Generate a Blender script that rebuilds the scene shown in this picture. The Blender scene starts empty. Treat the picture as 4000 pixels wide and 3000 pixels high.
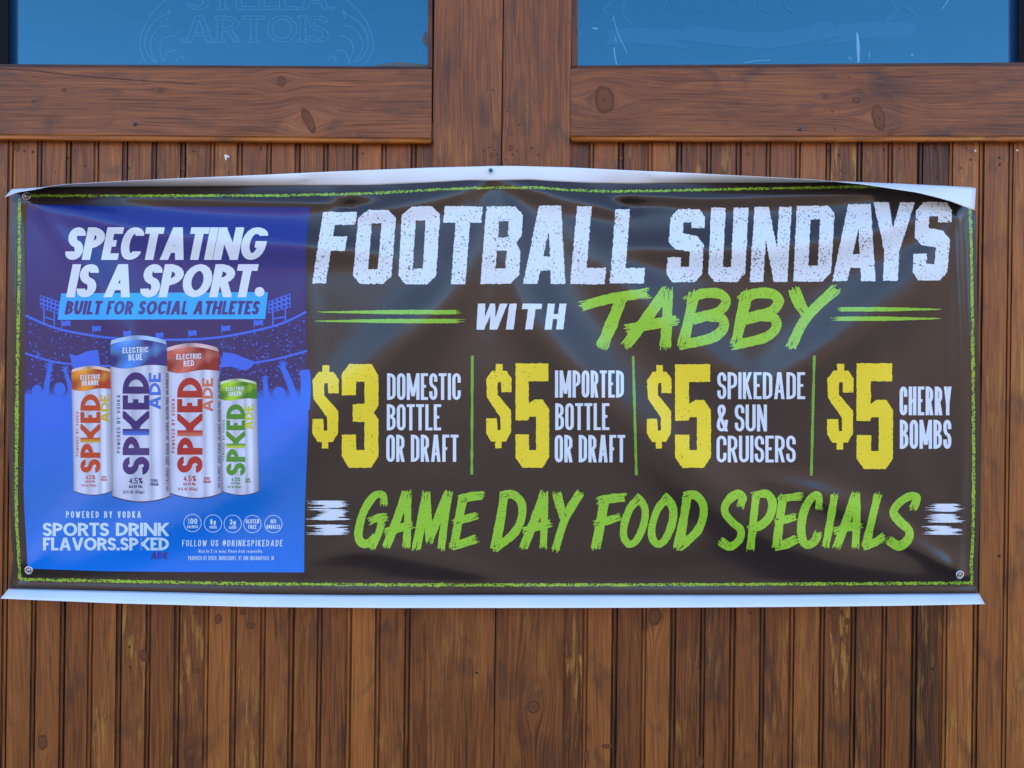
import bpy, math, random
import numpy as np
from mathutils import Vector
from mathutils.geometry import delaunay_2d_cdt

random.seed(7)
RNG = np.random.RandomState(11)
scene = bpy.context.scene
COL = scene.collection

# ------------------------------------------------------------------ camera
S = 0.00048          # metres on the wall per photograph pixel
D = 1.35             # camera distance from the wall face
Z0 = 1.50            # eye height
cam_d = bpy.data.cameras.new("camera")
cam_d.sensor_width = 36.0
cam_d.lens = 36.0 * D / (4000 * S)
cam_d.clip_start = 0.02
cam_d.clip_end = 2000
cam = bpy.data.objects.new("camera", cam_d)
COL.objects.link(cam)
cam.location = (0, -D, Z0)
cam.rotation_euler = (math.pi / 2, 0, 0)
scene.camera = cam

# ------------------------------------------------------------------ light
SUN_EL = math.radians(52)
SUN_AZ = math.radians(8)       # behind the wall, a little to the right
w = bpy.data.worlds.new("World")
scene.world = w
w.use_nodes = True
nt = w.node_tree
sky = nt.nodes.new("ShaderNodeTexSky")
sky.sky_type = 'NISHITA'
sky.sun_disc = False
sky.sun_elevation = SUN_EL
sky.sun_rotation = SUN_AZ
sky.altitude = 300
sky.dust_density = 0.15
sky.ozone_density = 3.0
bg = nt.nodes["Background"]
bg.inputs[1].default_value = 0.145
nt.links.new(sky.outputs[0], bg.inputs[0])
sl = bpy.data.lights.new("sun", 'SUN')
sl.energy = 3.8
sl.angle = math.radians(0.5)
sl.color = (1.0, 0.93, 0.84)
so = bpy.data.objects.new("sun", sl)
COL.objects.link(so)
sdir = Vector((math.sin(SUN_AZ) * math.cos(SUN_EL), math.cos(SUN_AZ) * math.cos(SUN_EL), math.sin(SUN_EL)))
so.rotation_euler = (-sdir).to_track_quat('-Z', 'Y').to_euler()
so.location = (2, 6, 9)
vs = scene.view_settings
vs.view_transform = 'Standard'
vs.look = 'None'
vs.gamma = 1.0
vs.exposure = 2.25
vs.use_curve_mapping = False

# ------------------------------------------------------------------ helpers
def P(px, py, d=0.0):
    """photo pixel at depth d in front of the wall face -> world point"""
    k = 1.0 - d / D
    return ((px - 2000) * S * k, -d, Z0 + (1500 - py) * S * k)

def empty(name, label=None, cat=None, group=None, loc=(0, 0, 0)):
    o = bpy.data.objects.new(name, None)
    o.empty_display_size = 0.1
    COL.objects.link(o)
    o.location = loc
    if label: o["label"] = label
    if cat: o["category"] = cat
    if group: o["group"] = group
    return o

def link(name, me, parent=None):
    o = bpy.data.objects.new(name, me)
    COL.objects.link(o)
    if parent is not None:
        o.parent = parent
        o.matrix_parent_inverse.identity()
        # every part is modelled in world coordinates: cancel the parent's place
        loc = Vector((0, 0, 0)); q = parent
        while q is not None:
            loc += Vector(q.location); q = q.parent
        o.location = -loc
    return o

class MB:
    """collects faces (with material index and an attribute colour) for one mesh"""
    def __init__(s):
        s.v = []; s.f = []; s.m = []; s.c = []; s.n = None; s.smooth = []
    def add(s, verts, faces, mat=0, col=(0.5, 0.5, 0.5, 0), smooth=False):
        b = len(s.v)
        s.v.extend([tuple(p) for p in verts])
        if callable(col): s.c.extend([col(p) for p in verts])
        elif isinstance(col, list): s.c.extend(col)
        else: s.c.extend([col] * len(verts))
        for f in faces:
            s.f.append([b + i for i in f]); s.m.append(mat); s.smooth.append(smooth)
    def build(s, name, mats, parent=None, normals=None):
        me = bpy.data.meshes.new(name)
        me.from_pydata(s.v, [], s.f)
        for m in mats: me.materials.append(m)
        me.polygons.foreach_set("material_index", s.m)
        me.polygons.foreach_set("use_smooth", s.smooth)
        at = me.color_attributes.new("tint", 'FLOAT_COLOR', 'POINT')
        at.data.foreach_set("color", np.array(s.c, dtype=np.float32).ravel())
        me.validate(clean_customdata=False)
        me.update()
        if normals is not None and len(normals) == len(me.vertices):
            me.normals_split_custom_set_from_vertices([tuple(x) for x in normals])
        return link(name, me, parent)

def srgb(r, g, b, a=0.0):
    def f(c):
        c /= 255.0
        return c / 12.92 if c <= 0.04045 else ((c + 0.055) / 1.055) ** 2.4
    return (f(r), f(g), f(b), a)

def area2(poly):
    a = 0
    for i in range(len(poly)):
        x0, y0 = poly[i]; x1, y1 = poly[(i + 1) % len(poly)]
        a += x0 * y1 - x1 * y0
    return a

def prism(mb, poly, d0, d1, bev=3.0, mat=0, col=(0.5, 0.5, 0.5, 0)):
    """solid from depth d0 (back) to d1 (front) over a convex px polygon, front edge chamfered by bev px"""
    if area2(poly) > 0: poly = poly[::-1]     # y runs down: make it counter-clockwise seen from the front
    n = len(poly)
    ins = inset(poly, bev)
    bm = bev * S
    back = [P(x, y, d0) for x, y in poly]
    mid = [P(x, y, d1 - bm * 0.8) for x, y in poly]
    fr = [P(x, y, d1) for x, y in ins]
    v = back + mid + fr
    f = []
    for i in range(n):
        j = (i + 1) % n
        f.append([i, j, n + j, n + i])
        f.append([n + i, n + j, 2 * n + j, 2 * n + i])
    f.append([2 * n + i for i in range(n)])
    mb.add(v, f, mat, col)

def inset(poly, b):
    n = len(poly); out = []
    ar = area2(poly)
    sg = 1 if ar > 0 else -1
    L = []
    for i in range(n):
        x0, y0 = poly[i]; x1, y1 = poly[(i + 1) % n]
        dx, dy = x1 - x0, y1 - y0
        l = math.hypot(dx, dy) or 1
        nx, ny = -dy / l * sg, dx / l * sg
        L.append((x0 + nx * b, y0 + ny * b, dx, dy))
    for i in range(n):
        x1, y1, dx1, dy1 = L[i - 1]; x2, y2, dx2, dy2 = L[i]
        den = dx1 * dy2 - dy1 * dx2
        if abs(den) < 1e-9: out.append((x2, y2)); continue
        t = ((x2 - x1) * dy2 - (y2 - y1) * dx2) / den
        out.append((x1 + dx1 * t, y1 + dy1 * t))
    return out

# ------------------------------------------------------------------ materials
def new_mat(name):
    m = bpy.data.materials.new(name)
    m.use_nodes = True
    t = m.node_tree
    return m, t, t.nodes["Principled BSDF"]

class NT:
    def __init__(s, t): s.t = t
    def node(s, typ, **kw):
        n = s.t.nodes.new(typ)
        for k, v in kw.items(): setattr(n, k, v)
        return n
    def l(s, a, b): s.t.links.new(a, b)
    def math(s, op, a, b=None, clamp=False):
        n = s.t.nodes.new("ShaderNodeMath"); n.operation = op; n.use_clamp = clamp
        for i, x in enumerate((a, b)):
            if x is None: continue
            if isinstance(x, (int, float)): n.inputs[i].default_value = x
            else: s.l(x, n.inputs[i])
        return n.outputs[0]
    def noise(s, vec, scale, detail=3, rough=0.55, dist=0.0):
        n = s.t.nodes.new("ShaderNodeTexNoise")
        n.inputs["Scale"].default_value = scale
        n.inputs["Detail"].default_value = detail
        n.inputs["Roughness"].default_value = rough
        n.inputs["Distortion"].default_value = dist
        if vec is not None: s.l(vec, n.inputs["Vector"])
        return n.outputs["Fac"]
    def mixc(s, fac, a, b, mode='MIX'):
        n = s.t.nodes.new("ShaderNodeMix"); n.data_type = 'RGBA'; n.blend_type = mode
        if isinstance(fac, (int, float)): n.inputs[0].default_value = fac
        else: s.l(fac, n.inputs[0])
        for sock, x in ((n.inputs[6], a), (n.inputs[7], b)):
            if isinstance(x, tuple): sock.default_value = x if len(x) == 4 else (*x, 1)
            else: s.l(x, sock)
        return n.outputs[2]
    def rng(s, x, a, b, c=0.0, d=1.0):
        n = s.t.nodes.new("ShaderNodeMapRange"); n.clamp = True
        s.l(x, n.inputs[0])
        for i, q in enumerate((a, b, c, d)): n.inputs[i + 1].default_value = q
        return n.outputs[0]
    def bump(s, h, strength, dist):
        n = s.t.nodes.new("ShaderNodeBump")
        n.inputs["Strength"].default_value = strength
        n.inputs["Distance"].default_value = dist
        s.l(h, n.inputs["Height"])
        return n.outputs[0]

def wood_material(name, axis, tint=(1, 1, 1), wear=1.0, rough=0.42, knots=()):
    """stained weathered pine; grain runs along axis; tint attribute: r seed, g tone, b wear"""
    m, t, bs = new_mat(name)
    N = NT(t)
    tc = N.node("ShaderNodeTexCoord")
    at = N.node("ShaderNodeVertexColor", layer_name="tint")
    sp = N.node("ShaderNodeSeparateColor"); N.l(at.outputs[0], sp.inputs[0])
    seed, tone, wr = sp.outputs[0], sp.outputs[1], sp.outputs[2]
    xyz = N.node("ShaderNodeSeparateXYZ"); N.l(tc.outputs["Object"], xyz.inputs[0])
    across = xyz.outputs[0] if axis == 'Z' else xyz.outputs[2]
    along = xyz.outputs[2] if axis == 'Z' else xyz.outputs[0]
    sd = N.math('MULTIPLY', seed, 37.0)
    # slow sideways wander of the grain, as round knots
    wv = N.node("ShaderNodeCombineXYZ")
    N.l(N.math('MULTIPLY', across, 9.0), wv.inputs[0]); N.l(N.math('MULTIPLY', along, 2.6), wv.inputs[1]); N.l(sd, wv.inputs[2])
    wan = N.noise(wv.outputs[0], 1.0, 2, 0.5)
    ac = N.math('ADD', across, N.math('MULTIPLY', N.math('SUBTRACT', wan, 0.5), 0.024))
    # the grain parts round each large knot
    for kx, ky, ra, rl in knots:
        wx, _, wz = P(kx, ky, 0.005)
        ka_, kl_ = (wx, wz) if axis == 'Z' else (wz, wx)
        da = N.math('SUBTRACT', across, ka_); dl = N.math('SUBTRACT', along, kl_)
        q = N.math('ADD', N.math('POWER', N.math('ABSOLUTE', N.math('DIVIDE', da, ra * S)), 2.0), N.math('POWER', N.math('ABSOLUTE', N.math('DIVIDE', dl, rl * S)), 2.0))
        f = N.math('POWER', 2.718, N.math('MULTIPLY', q, -1.0))
        ac = N.math('SUBTRACT', ac, N.math('MULTIPLY', N.math('MULTIPLY', da, f), 1.15))
    def vec(ka, kl, off=0.0):
        c = N.node("ShaderNodeCombineXYZ")
        N.l(N.math('MULTIPLY', ac, ka), c.inputs[0]); N.l(N.math('MULTIPLY', along, kl), c.inputs[1])
        N.l(N.math('ADD', sd, off), c.inputs[2])
        return c.outputs[0]
    rings = N.noise(vec(95, 1.6), 1.0, 2, 0.5)
    fine = N.noise(vec(520, 8), 1.0, 3, 0.7)
    streak = N.noise(vec(185, 4.6, 5), 1.0, 5, 0.70, 0.05)
    broad = N.noise(vec(26, 3.2, 3), 1.0, 3, 0.55)
    blot = N.noise(vec(16, 9, 9), 1.0, 3, 0.6, 0.6)
    lines = N.math('ABSOLUTE', N.math('SINE', N.math('MULTIPLY', rings, 34.0)))
    g = N.math('ADD', N.math('MULTIPLY', lines, 0.10), N.math('MULTIPLY', fine, 0.52))
    g = N.math('ADD', g, N.math('MULTIPLY', streak, 0.40))
    g = N.math('ADD', g, N.math('MULTIPLY', broad, 0.27))
    g = N.math('ADD', g, N.math('MULTIPLY', N.math('SUBTRACT', tone, 0.5), 0.46))
    cr = N.node("ShaderNodeValToRGB")
    e = cr.color_ramp.elements
    T = lambda r, gg, b: (r * tint[0], gg * tint[1], b * tint[2], 1)
    e[0].position = 0.40; e[0].color = T(0.034, 0.0140, 0.0065)
    e[1].position = 0.92; e[1].color = T(0.41, 0.146, 0.036)
    x = e.new(0.535); x.color = T(0.130, 0.0405, 0.0118)
    x = e.new(0.69); x.color = T(0.240, 0.080, 0.0215)
    N.l(g, cr.inputs[0])
    col = cr.outputs[0]
    # darker weathered blotches
    bm = N.rng(blot, 0.52, 0.70)
    col = N.mixc(N.math('MULTIPLY', bm, 0.62), col, T(0.050, 0.026, 0.019))
    # worn-through ochre flecks that follow the grain
    wm = N.noise(vec(130, 11, 21), 1.0, 4, 0.7, 0.3)
    wp = N.noise(vec(13, 4.5, 31), 1.0, 2, 0.5)
    wfac = N.math('MULTIPLY', N.rng(wm, 0.53, 0.61), N.rng(wp, 0.47, 0.60))
    wfac = N.math('MULTIPLY', wfac, N.math('MULTIPLY', wr, 0.85 * wear))
    col = N.mixc(wfac, col, T(0.40, 0.205, 0.045))
    # hair cracks
    ck = N.rng(N.noise(vec(300, 5, 41), 1.0, 2, 0.5), 0.30, 0.36, 1.0, 0.0)
    col = N.mixc(N.math('MULTIPLY', ck, 0.5), col, (0.014, 0.007, 0.005))
    N.l(col, bs.inputs["Base Color"])
    N.l(N.rng(streak, 0.3, 0.7, rough - 0.07, rough + 0.15), bs.inputs["Roughness"])
    h = N.math('ADD', N.math('MULTIPLY', g, 1.0), N.math('MULTIPLY', ck, -0.8))
    N.l(N.bump(h, 0.55, 0.0012), bs.inputs["Normal"])
    bs.inputs["Specular IOR Level"].default_value = 0.32
    return m

def plain(name, col, rough=0.5, metal=0.0, bumpscale=0, spec=0.5, vary=0.15, bumpd=0.0004):
    m, t, bs = new_mat(name)
    N = NT(t)
    tc = N.node("ShaderNodeTexCoord")
    n = N.noise(tc.outputs["Object"], bumpscale or 60, 4, 0.6)
    c = N.mixc(n, tuple(x * (1 - vary) for x in col[:3]), tuple(min(1, x * (1 + vary)) for x in col[:3]))
    N.l(c, bs.inputs["Base Color"])
    bs.inputs["Roughness"].default_value = rough
    bs.inputs["Metallic"].default_value = metal
    bs.inputs["Specular IOR Level"].default_value = spec
    if bumpscale: N.l(N.bump(n, 0.4, bumpd), bs.inputs["Normal"])
    return m

def vinyl(name, base=None, rough=0.185, distress=True, weave=0.45, spec=0.52):
    """printed vinyl: ink colour from the tint attribute, alpha = how chipped the print is"""
    m, t, bs = new_mat(name)
    N = NT(t)
    tc = N.node("ShaderNodeTexCoord")
    o = tc.outputs["Object"]
    if base is None:
        at = N.node("ShaderNodeVertexColor", layer_name="tint")
        col = at.outputs[0]
        if distress:
            mp = N.node("ShaderNodeMapping"); mp.inputs["Scale"].default_value = (1, 0.001, 1)
            N.l(o, mp.inputs[0])
            sp1 = N.noise(mp.outputs[0], 250, 2, 0.6, 0.6)
            sp2 = N.noise(mp.outputs[0], 24, 2, 0.5)
            v = N.math('ADD', N.math('MULTIPLY', sp1, 0.78), N.math('MULTIPLY', sp2, 0.22))
            thr = N.math('SUBTRACT', 0.78, N.math('MULTIPLY', at.outputs[1], 0.285))
            k = N.math('MULTIPLY', N.math('SUBTRACT', v, thr), 45.0, True)
            k = N.math('MULTIPLY', k, N.math('GREATER_THAN', at.outputs[1], 0.02))
            col = N.mixc(N.math('MULTIPLY', k, 0.9), col, (0.014, 0.011, 0.011))
        N.l(col, bs.inputs["Base Color"])
    else:
        bs.inputs["Base Color"].default_value = (*base[:3], 1)
    # scrim weave under the film
    xyz = N.node("ShaderNodeSeparateXYZ"); N.l(o, xyz.inputs[0])
    hz = N.math('SINE', N.math('MULTIPLY', xyz.outputs[2], 2 * math.pi / 0.0040))
    hx = N.math('SINE', N.math('MULTIPLY', xyz.outputs[0], 2 * math.pi / 0.0043))
    px_ = N.noise(o, 7, 2, 0.5)
    h = N.math('ADD', N.math('MULTIPLY', hz, 0.6), N.math('MULTIPLY', hx, N.rng(px_, 0.4, 0.62, 0.0, 0.6)))
    b1 = N.node("ShaderNodeBump"); b1.inputs["Strength"].default_value = weave; b1.inputs["Distance"].default_value = 0.00003
    N.l(h, b1.inputs["Height"])
    cr = N.noise(o, 17, 3, 0.45)
    b2 = N.node("ShaderNodeBump"); b2.inputs["Strength"].default_value = 0.55; b2.inputs["Distance"].default_value = 0.0008
    N.l(cr, b2.inputs["Height"]); N.l(b1.outputs[0], b2.inputs["Normal"])
    N.l(b2.outputs[0], bs.inputs["Normal"])
    bs.inputs["Roughness"].default_value = rough
    bs.inputs["Specular IOR Level"].default_value = spec
    return m

M_WOODV = wood_material("stained_pine_upright", 'Z', tint=(1.10, 1.05, 0.82), knots=[(2558, 2405, 50, 110), (2084, 2762, 60, 130), (560, 2560, 30, 80), (165, 2900, 36, 90), (1995, 578, 30, 70), (745, 2938, 30, 70)])
M_WOODH = wood_material("stained_pine_level", 'X', tint=(1.00, 0.95, 0.86), wear=0.45, knots=[(2362, 390, 75, 120), (1205, 470, 75, 110), (1098, 318, 40, 70), (3433, 460, 70, 120), (3222, 376, 20, 45), (3345, 391, 24, 50), (250, 352, 20, 45), (628, 354, 20, 45)])
M_BEAD = wood_material("amber_pine_moulding", 'X', tint=(1.75, 1.55, 0.62), wear=0.9, rough=0.34)
M_DARK = wood_material("dark_glazing_stop", 'X', tint=(0.42, 0.42, 0.5), wear=0.1)
M_STOPV = wood_material("brown_glazing_stop", 'Z', tint=(0.62, 0.6, 0.65), wear=0.1)
M_HOLE = plain("nail_hole_shadow", (0.008, 0.006, 0.005), 0.8)
M_SEAM = plain("black_joint", (0.010, 0.006, 0.005), 0.8)
M_GASKET = plain("black_gasket", (0.004, 0.004, 0.0045), 0.7, spec=0.12)
M_INK = vinyl("printed_ink")
M_BLACK = vinyl("black_vinyl", base=(0.024, 0.0150, 0.0115))
M_WHITE = vinyl("white_vinyl", base=(0.76, 0.80, 0.82), rough=0.42, weave=0.15, spec=0.4)
M_STEEL = plain("bright_steel", (0.62, 0.60, 0.56), 0.22, 1.0)
M_RUST = plain("dull_steel", (0.12, 0.11, 0.10), 0.45, 0.8)
M_TEAL = plain("teal_plastic", (0.006, 0.15, 0.20), 0.3)
M_WHITEBIT = plain("white_staple", (0.75, 0.74, 0.70), 0.4)

def glass_mat():
    m, t, bs = new_mat("mirror_film_glass")
    N = NT(t)
    tc = N.node("ShaderNodeTexCoord")
    n = N.noise(tc.outputs["Object"], 3.0, 3, 0.5)
    n3 = N.noise(tc.outputs["Object"], 9.0, 5, 0.65)
    N.l(N.mixc(N.math('MULTIPLY', N.math('ADD', n, n3), 0.5), (0.001, 0.010, 0.016), (0.010, 0.030, 0.050)), bs.inputs["Base Color"])
    bs.inputs["Roughness"].default_value = 0.04
    bs.inputs["IOR"].default_value = 2.35
    bs.inputs["Specular Tint"].default_value = (0.20, 0.68, 0.90, 1)
    N.l(N.bump(N.noise(tc.outputs["Object"], 2.2, 1, 0.4), 0.1, 0.002), bs.inputs["Normal"])
    return m
M_GLASS = glass_mat()
def etch(name, base):
    """sand-blasted lines: the same mirror film, scattering a little"""
    m = M_GLASS.copy(); m.name = name
    b = m.node_tree.nodes["Principled BSDF"]
    for l in list(b.inputs["Base Color"].links): m.node_tree.links.remove(l)
    b.inputs["Base Color"].default_value = (*base, 1)
    return m
M_ETCH = etch("etched_glass", (0.035, 0.080, 0.135))
M_ETCH2 = etch("etched_glass_faint", (0.014, 0.036, 0.068))
M_SCRATCH = plain("pale_scratch", (0.15, 0.36, 0.56), 0.5)

# ------------------------------------------------------------------ ground, and an unseen far slope added for reflections
def ground_mat():
    m, t, bs = new_mat("dusty_pavement")
    N = NT(t)
    tc = N.node("ShaderNodeTexCoord")
    a = N.noise(tc.outputs["Object"], 0.7, 5, 0.6); b = N.noise(tc.outputs["Object"], 40, 4, 0.7)
    c = N.mixc(a, (0.135, 0.098, 0.074), (0.20, 0.150, 0.118))
    c = N.mixc(N.math('MULTIPLY', b, 0.5), c, (0.11, 0.085, 0.066))
    N.l(c, bs.inputs["Base Color"]); bs.inputs["Roughness"].default_value = 0.9
    N.l(N.bump(b, 0.5, 0.004), bs.inputs["Normal"])
    return m
g = MB()
g.add([(-900, -900, 0), (900, -900, 0), (900, 900, 0), (-900, 900, 0)], [[0, 1, 2, 3]])
go = g.build("ground", [ground_mat()]); go["kind"] = "structure"

def hill_mat():
    m, t, bs = new_mat("reflection_hillside")
    N = NT(t)
    tc = N.node("ShaderNodeTexCoord")
    a = N.noise(tc.outputs["Object"], 0.12, 6, 0.6); b = N.noise(tc.outputs["Object"], 1.3, 4, 0.7)
    c = N.mixc(a, (0.18, 0.110, 0.072), (0.27, 0.172, 0.118))
    c = N.mixc(N.rng(b, 0.5, 0.7), c, (0.12, 0.10, 0.07))
    N.l(c, bs.inputs["Base Color"]); bs.inputs["Roughness"].default_value = 0.95
    return m
g = MB()  # hills added out of view, height shaped for the vinyl's brown reflection
nx, ny = 90, 14
vv = []
for j in range(ny + 1):
    for i in range(nx + 1):
        a = math.pi * (0.04 + 0.92 * i / nx)
        r = 34 + 46 * j / ny
        prof = math.sin(min(1, j / (ny * 0.62)) * math.pi / 2)
        h = (12.0 + 2.4 * math.sin(a * 7.0) + 1.6 * math.sin(a * 17 + 1) + 0.9 * math.sin(a * 41)) * prof
        vv.append((math.cos(a) * r, -math.sin(a) * r, h - 0.2))
g.add(vv, [[j * (nx + 1) + i, j * (nx + 1) + i + 1, (j + 1) * (nx + 1) + i + 1, (j + 1) * (nx + 1) + i] for j in range(ny) for i in range(nx)], smooth=True)
ho = g.build("reflection_hills", [hill_mat()]); ho["kind"] = "structure"

# ------------------------------------------------------------------ the wooden shop front
front = empty("wooden_shopfront", "weathered brown timber shop front of grooved boards, wide posts and two blue windows", "shop front", loc=(0, 0, 0))

LEAN = -23.0 / 1800.0         # px the boards drift left per px down
TOPB, BOTB = 480, 4400        # board ends (px rows)

def lx(x600, y):              # x of a line known at row 600
    return x600 + LEAN * (y - 600)

def tint(seed, tone, wear): return (seed, tone, wear, 1)

left_g = [-974 - 113 * k for k in range(17, 0, -1)] + [-974, -861, -748, -635, -522, -409, -296, -183, -70, 44, 156, 269, 378, 491, 604, 718, 831, 939, 1052, 1163, 1273.5, 1387, 1501, 1616]
right_g = [2311, 2425, 2540, 2655, 2770, 2885, 3002, 3118, 3236, 3357, 3478, 3597, 3714, 3834, 3950, 4066, 4182, 4298, 4414, 4530, 4646, 4762, 4878] + [4878 + 116 * k for k in range(1, 19)]

def beadboard(name, grooves, xa, xb, seedbase, toneleft):
    mb = MB()
    rnd = random.Random(seedbase)
    prof = [(xa, 0.0, None)]
    for k, gx in enumerate(grooves):
        seam = (k % 2 == (0 if seedbase == 1 else 1))
        wl, wr_ = (3.2, 5.8) if seam else (3.0, 3.2)
        if rnd.random() < 0.35: wl, wr_ = wr_, wl
        dep = -0.0062 if seam else -0.0040
        prof += [(gx - 9 - wl, 0.0, k), (gx - 8 - wl * .35, -0.0032, None), (gx - 6.2, -0.0036, None), (gx - 4.4, -0.0005, None),
                 (gx + 1.6, 0.0, None), (gx + 4.2, -0.0008, None), (gx + 5.5, dep, None), (gx + 6.0 + wr_ * .6, dep, None), (gx + 7.2 + wr_, 0.0, None)]
    prof.append((xb, 0.0, None))
    cuts = [TOPB, 760, 1500, 2300, 3200, BOTB]
    vals = None
    def newvals(): return (rnd.random(), min(1, max(0, rnd.gauss(0.5, 0.17))), max(0.0, min(1, rnd.gauss(0.55, 0.4))))
    vals = newvals()
    for i in range(len(prof) - 1):
        x0, d0, k0 = prof[i]; x1, d1, k1 = prof[i + 1]
        if prof[i][2] is not None: vals = newvals()
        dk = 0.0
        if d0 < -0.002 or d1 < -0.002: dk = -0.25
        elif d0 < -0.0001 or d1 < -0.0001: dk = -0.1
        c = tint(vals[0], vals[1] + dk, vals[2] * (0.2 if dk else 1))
        for a, b in zip(cuts[:-1], cuts[1:]):
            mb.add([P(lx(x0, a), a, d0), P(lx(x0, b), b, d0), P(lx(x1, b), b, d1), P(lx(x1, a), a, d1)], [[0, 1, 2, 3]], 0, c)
    return mb

def blob(cx, cy, rx, ry, n=14, jit=0.12, rot=0.0, rnd=random):
    pts = []
    for i in range(n):
        a = 2 * math.pi * i / n
        k = 1 + rnd.uniform(-jit, jit)
        x, y = math.cos(a) * rx * k, math.sin(a) * ry * k
        pts.append((cx + x * math.cos(rot) - y * math.sin(rot), cy + x * math.sin(rot) + y * math.cos(rot)))
    return pts

def knot_mat():
    m, t, bs = new_mat("pine_knot")
    N = NT(t)
    at = N.node("ShaderNodeVertexColor", layer_name="tint")
    tc = N.node("ShaderNodeTexCoord")
    sp = N.node("ShaderNodeSeparateColor"); N.l(at.outputs[0], sp.inputs[0])
    n = N.noise(tc.outputs["Object"], 160, 3, 0.6)
    n2 = N.noise(tc.outputs["Object"], 60, 4, 0.7)
    e_ = N.math('ADD', sp.outputs[0], N.math('MULTIPLY', N.math('SUBTRACT', n, 0.5), 0.55))
    k = N.math('MULTIPLY', N.rng(e_, 0.60, 0.84), N.rng(e_, 1.12, 0.92))
    c = N.mixc(n2, (0.125, 0.044, 0.015), (0.205, 0.073, 0.024))
    c = N.mixc(N.math('MULTIPLY', k, 0.45), c, (0.045, 0.018, 0.009))
    c = N.mixc(N.math('MULTIPLY', N.rng(e_, 0.20, 0.02), 0.5), c, (0.024, 0.011, 0.007))
    N.l(c, bs.inputs["Base Color"]); bs.inputs["Roughness"].default_value = 0.55; bs.inputs["Specular IOR Level"].default_value = 0.2
    N.l(N.bump(k, 0.4, 0.0006), bs.inputs["Normal"])
    return m
M_KNOT = knot_mat()

def knot(mb, cx, cy, rx, ry, mat, d=0.0003, rot=0.0):
    rnd = random.Random(int(cx * 7 + cy))
    ring = blob(cx, cy, rx, ry, 18, 0.10, rot, rnd)
    v = [P(cx, cy, d + 0.0003)] + [P(x, y, d) for x, y in ring]
    c = [(0.0, 0, 0, 1)] + [(1.0, 0, 0, 1)] * len(ring)
    mb.add(v, [[0, 1 + (i + 1) % 18, 1 + i] for i in range(18)], mat, c, True)

def hole(mb, cx, cy, r, mat, d=0.0004, sq=1.0):
    rnd = random.Random(int(cx * 3 + cy))
    ring = blob(cx, cy, r, r * sq, 9, 0.2, 0, rnd)
    mb.add([P(x, y, d) for x, y in ring][::-1], [list(range(9))], mat)

bl = beadboard("beadboard", left_g, -3000, 1690, 1, 0.5)
br = beadboard("beadboard", right_g, 2222, 7000, 2, 0.5)
for cx, cy, rx, ry in [(65, 572, 13, 19), (560, 2560, 14, 26), (165, 2900, 18, 32), (745, 2938, 13, 20), (773, 2386, 15, 11), (853, 2418, 14, 20),
                       (950, 2390, 13, 13), (978, 2443, 20, 14), (768, 2620, 16, 9), (1545, 1996, 12, 10), (715, 655, 8, 11), (1638, 2580, 10, 11)]:
    knot(bl, cx, cy, rx, ry, 1)
for cx, cy, rx, ry in [(2558, 2405, 27, 36), (3310, 2427, 11, 14), (3265, 2392, 30, 14), (2735, 2975, 13, 24), (2290, 2955, 10, 22), (3290, 666, 8, 12), (2426, 617, 8, 9), (2922, 602, 7, 8), (2370, 2915, 22, 10)]:
    knot(br, cx, cy, rx, ry, 1)
for cx, cy, r in [(95, 590, 4), (128, 594, 4.5), (163, 617, 4.5), (265, 617, 5), (329, 600, 3), (331, 647, 4), (215, 673, 3), (505, 657, 4), (757, 591, 4), (927, 592, 4),
                  (1018, 577, 3.5), (1019, 584, 3), (1417, 600, 3.5), (1612, 594, 3), (894, 675, 2.5), (506, 2527, 5), (509, 2607, 4.5), (510, 2670, 3), (293, 588, 3)]:
    hole(bl, cx, cy, r, 2)
for cx, cy, r in [(2913, 571, 3), (2922, 603, 3.5), (2995, 588, 4), (2683, 584, 2.5), (2711, 560, 2.5), (3236, 590, 5), (3279, 606, 4), (3453, 585, 4), (3515, 581, 3.5), (3653, 581, 4), (3658, 692, 3), (3663, 694, 3),
                  (3753, 656, 4), (3792, 624, 4.5), (3904, 616, 5), (3905, 643, 5), (3641, 2613, 5), (3660, 2710, 3), (3666, 2731, 3), (3885, 2090, 2.5), (3903, 2172, 6), (2902, 2803, 2.5), (2932, 2394, 4)]:
    hole(br, cx, cy, r, 2)
bl.add([P(x, y, 0.0009) for x, y in [(876, 606), (882, 603), (897, 611), (893, 617), (886, 612), (885, 626), (881, 625)]][::-1], [list(range(7))], 3)
for cx, cy in [(3810, 589), (3974, 587)]:
    br.add([P(x, y, 0.001) for x, y in blob(cx, cy, 4.2, 4.2, 8, .1)][::-1], [list(range(8))], 3)
bl.build("beadboard", [M_WOODV, M_KNOT, M_HOLE, M_WHITEBIT], front)
br.build("beadboard", [M_WOODV, M_KNOT, M_HOLE, M_WHITEBIT], front)

# wide posts at the middle
PF = 0.0085
def post(name, x0, x1, d, seed, tone, wear, extra=()):
    mb = MB()
    rows = [-1700, 300, 1200, 2100, 3000, 4400]
    b = 3.0
    prof = [(x0, -0.004), (x0, d - 0.0012), (x0 + b, d), (x1 - b, d), (x1, d - 0.0012), (x1, -0.004)]
    for (xa, da), (xb, db) in zip(prof[:-1], prof[1:]):
        for ya, yb in zip(rows[:-1], rows[1:]):
            mb.add([P(lx(xa, ya), ya, da), P(lx(xa, yb), yb, da), P(lx(xb, yb), yb, db), P(lx(xb, ya), ya, db)], [[0, 1, 2, 3]], 0, tint(seed, tone, wear))
    for k in extra:
        if k[0] == 'h': hole(mb, k[1], k[2], k[3], 2, d + 0.0004)
        elif k[0] == 'w': hole(mb, k[1], k[2], k[3], 3, d + 0.0006)
        else: knot(mb, k[1], k[2], k[3], k[4], 1, d + 0.0003)
    return mb.build(name, [M_WOODV, M_KNOT, M_HOLE, M_WHITEBIT], front)
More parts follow.
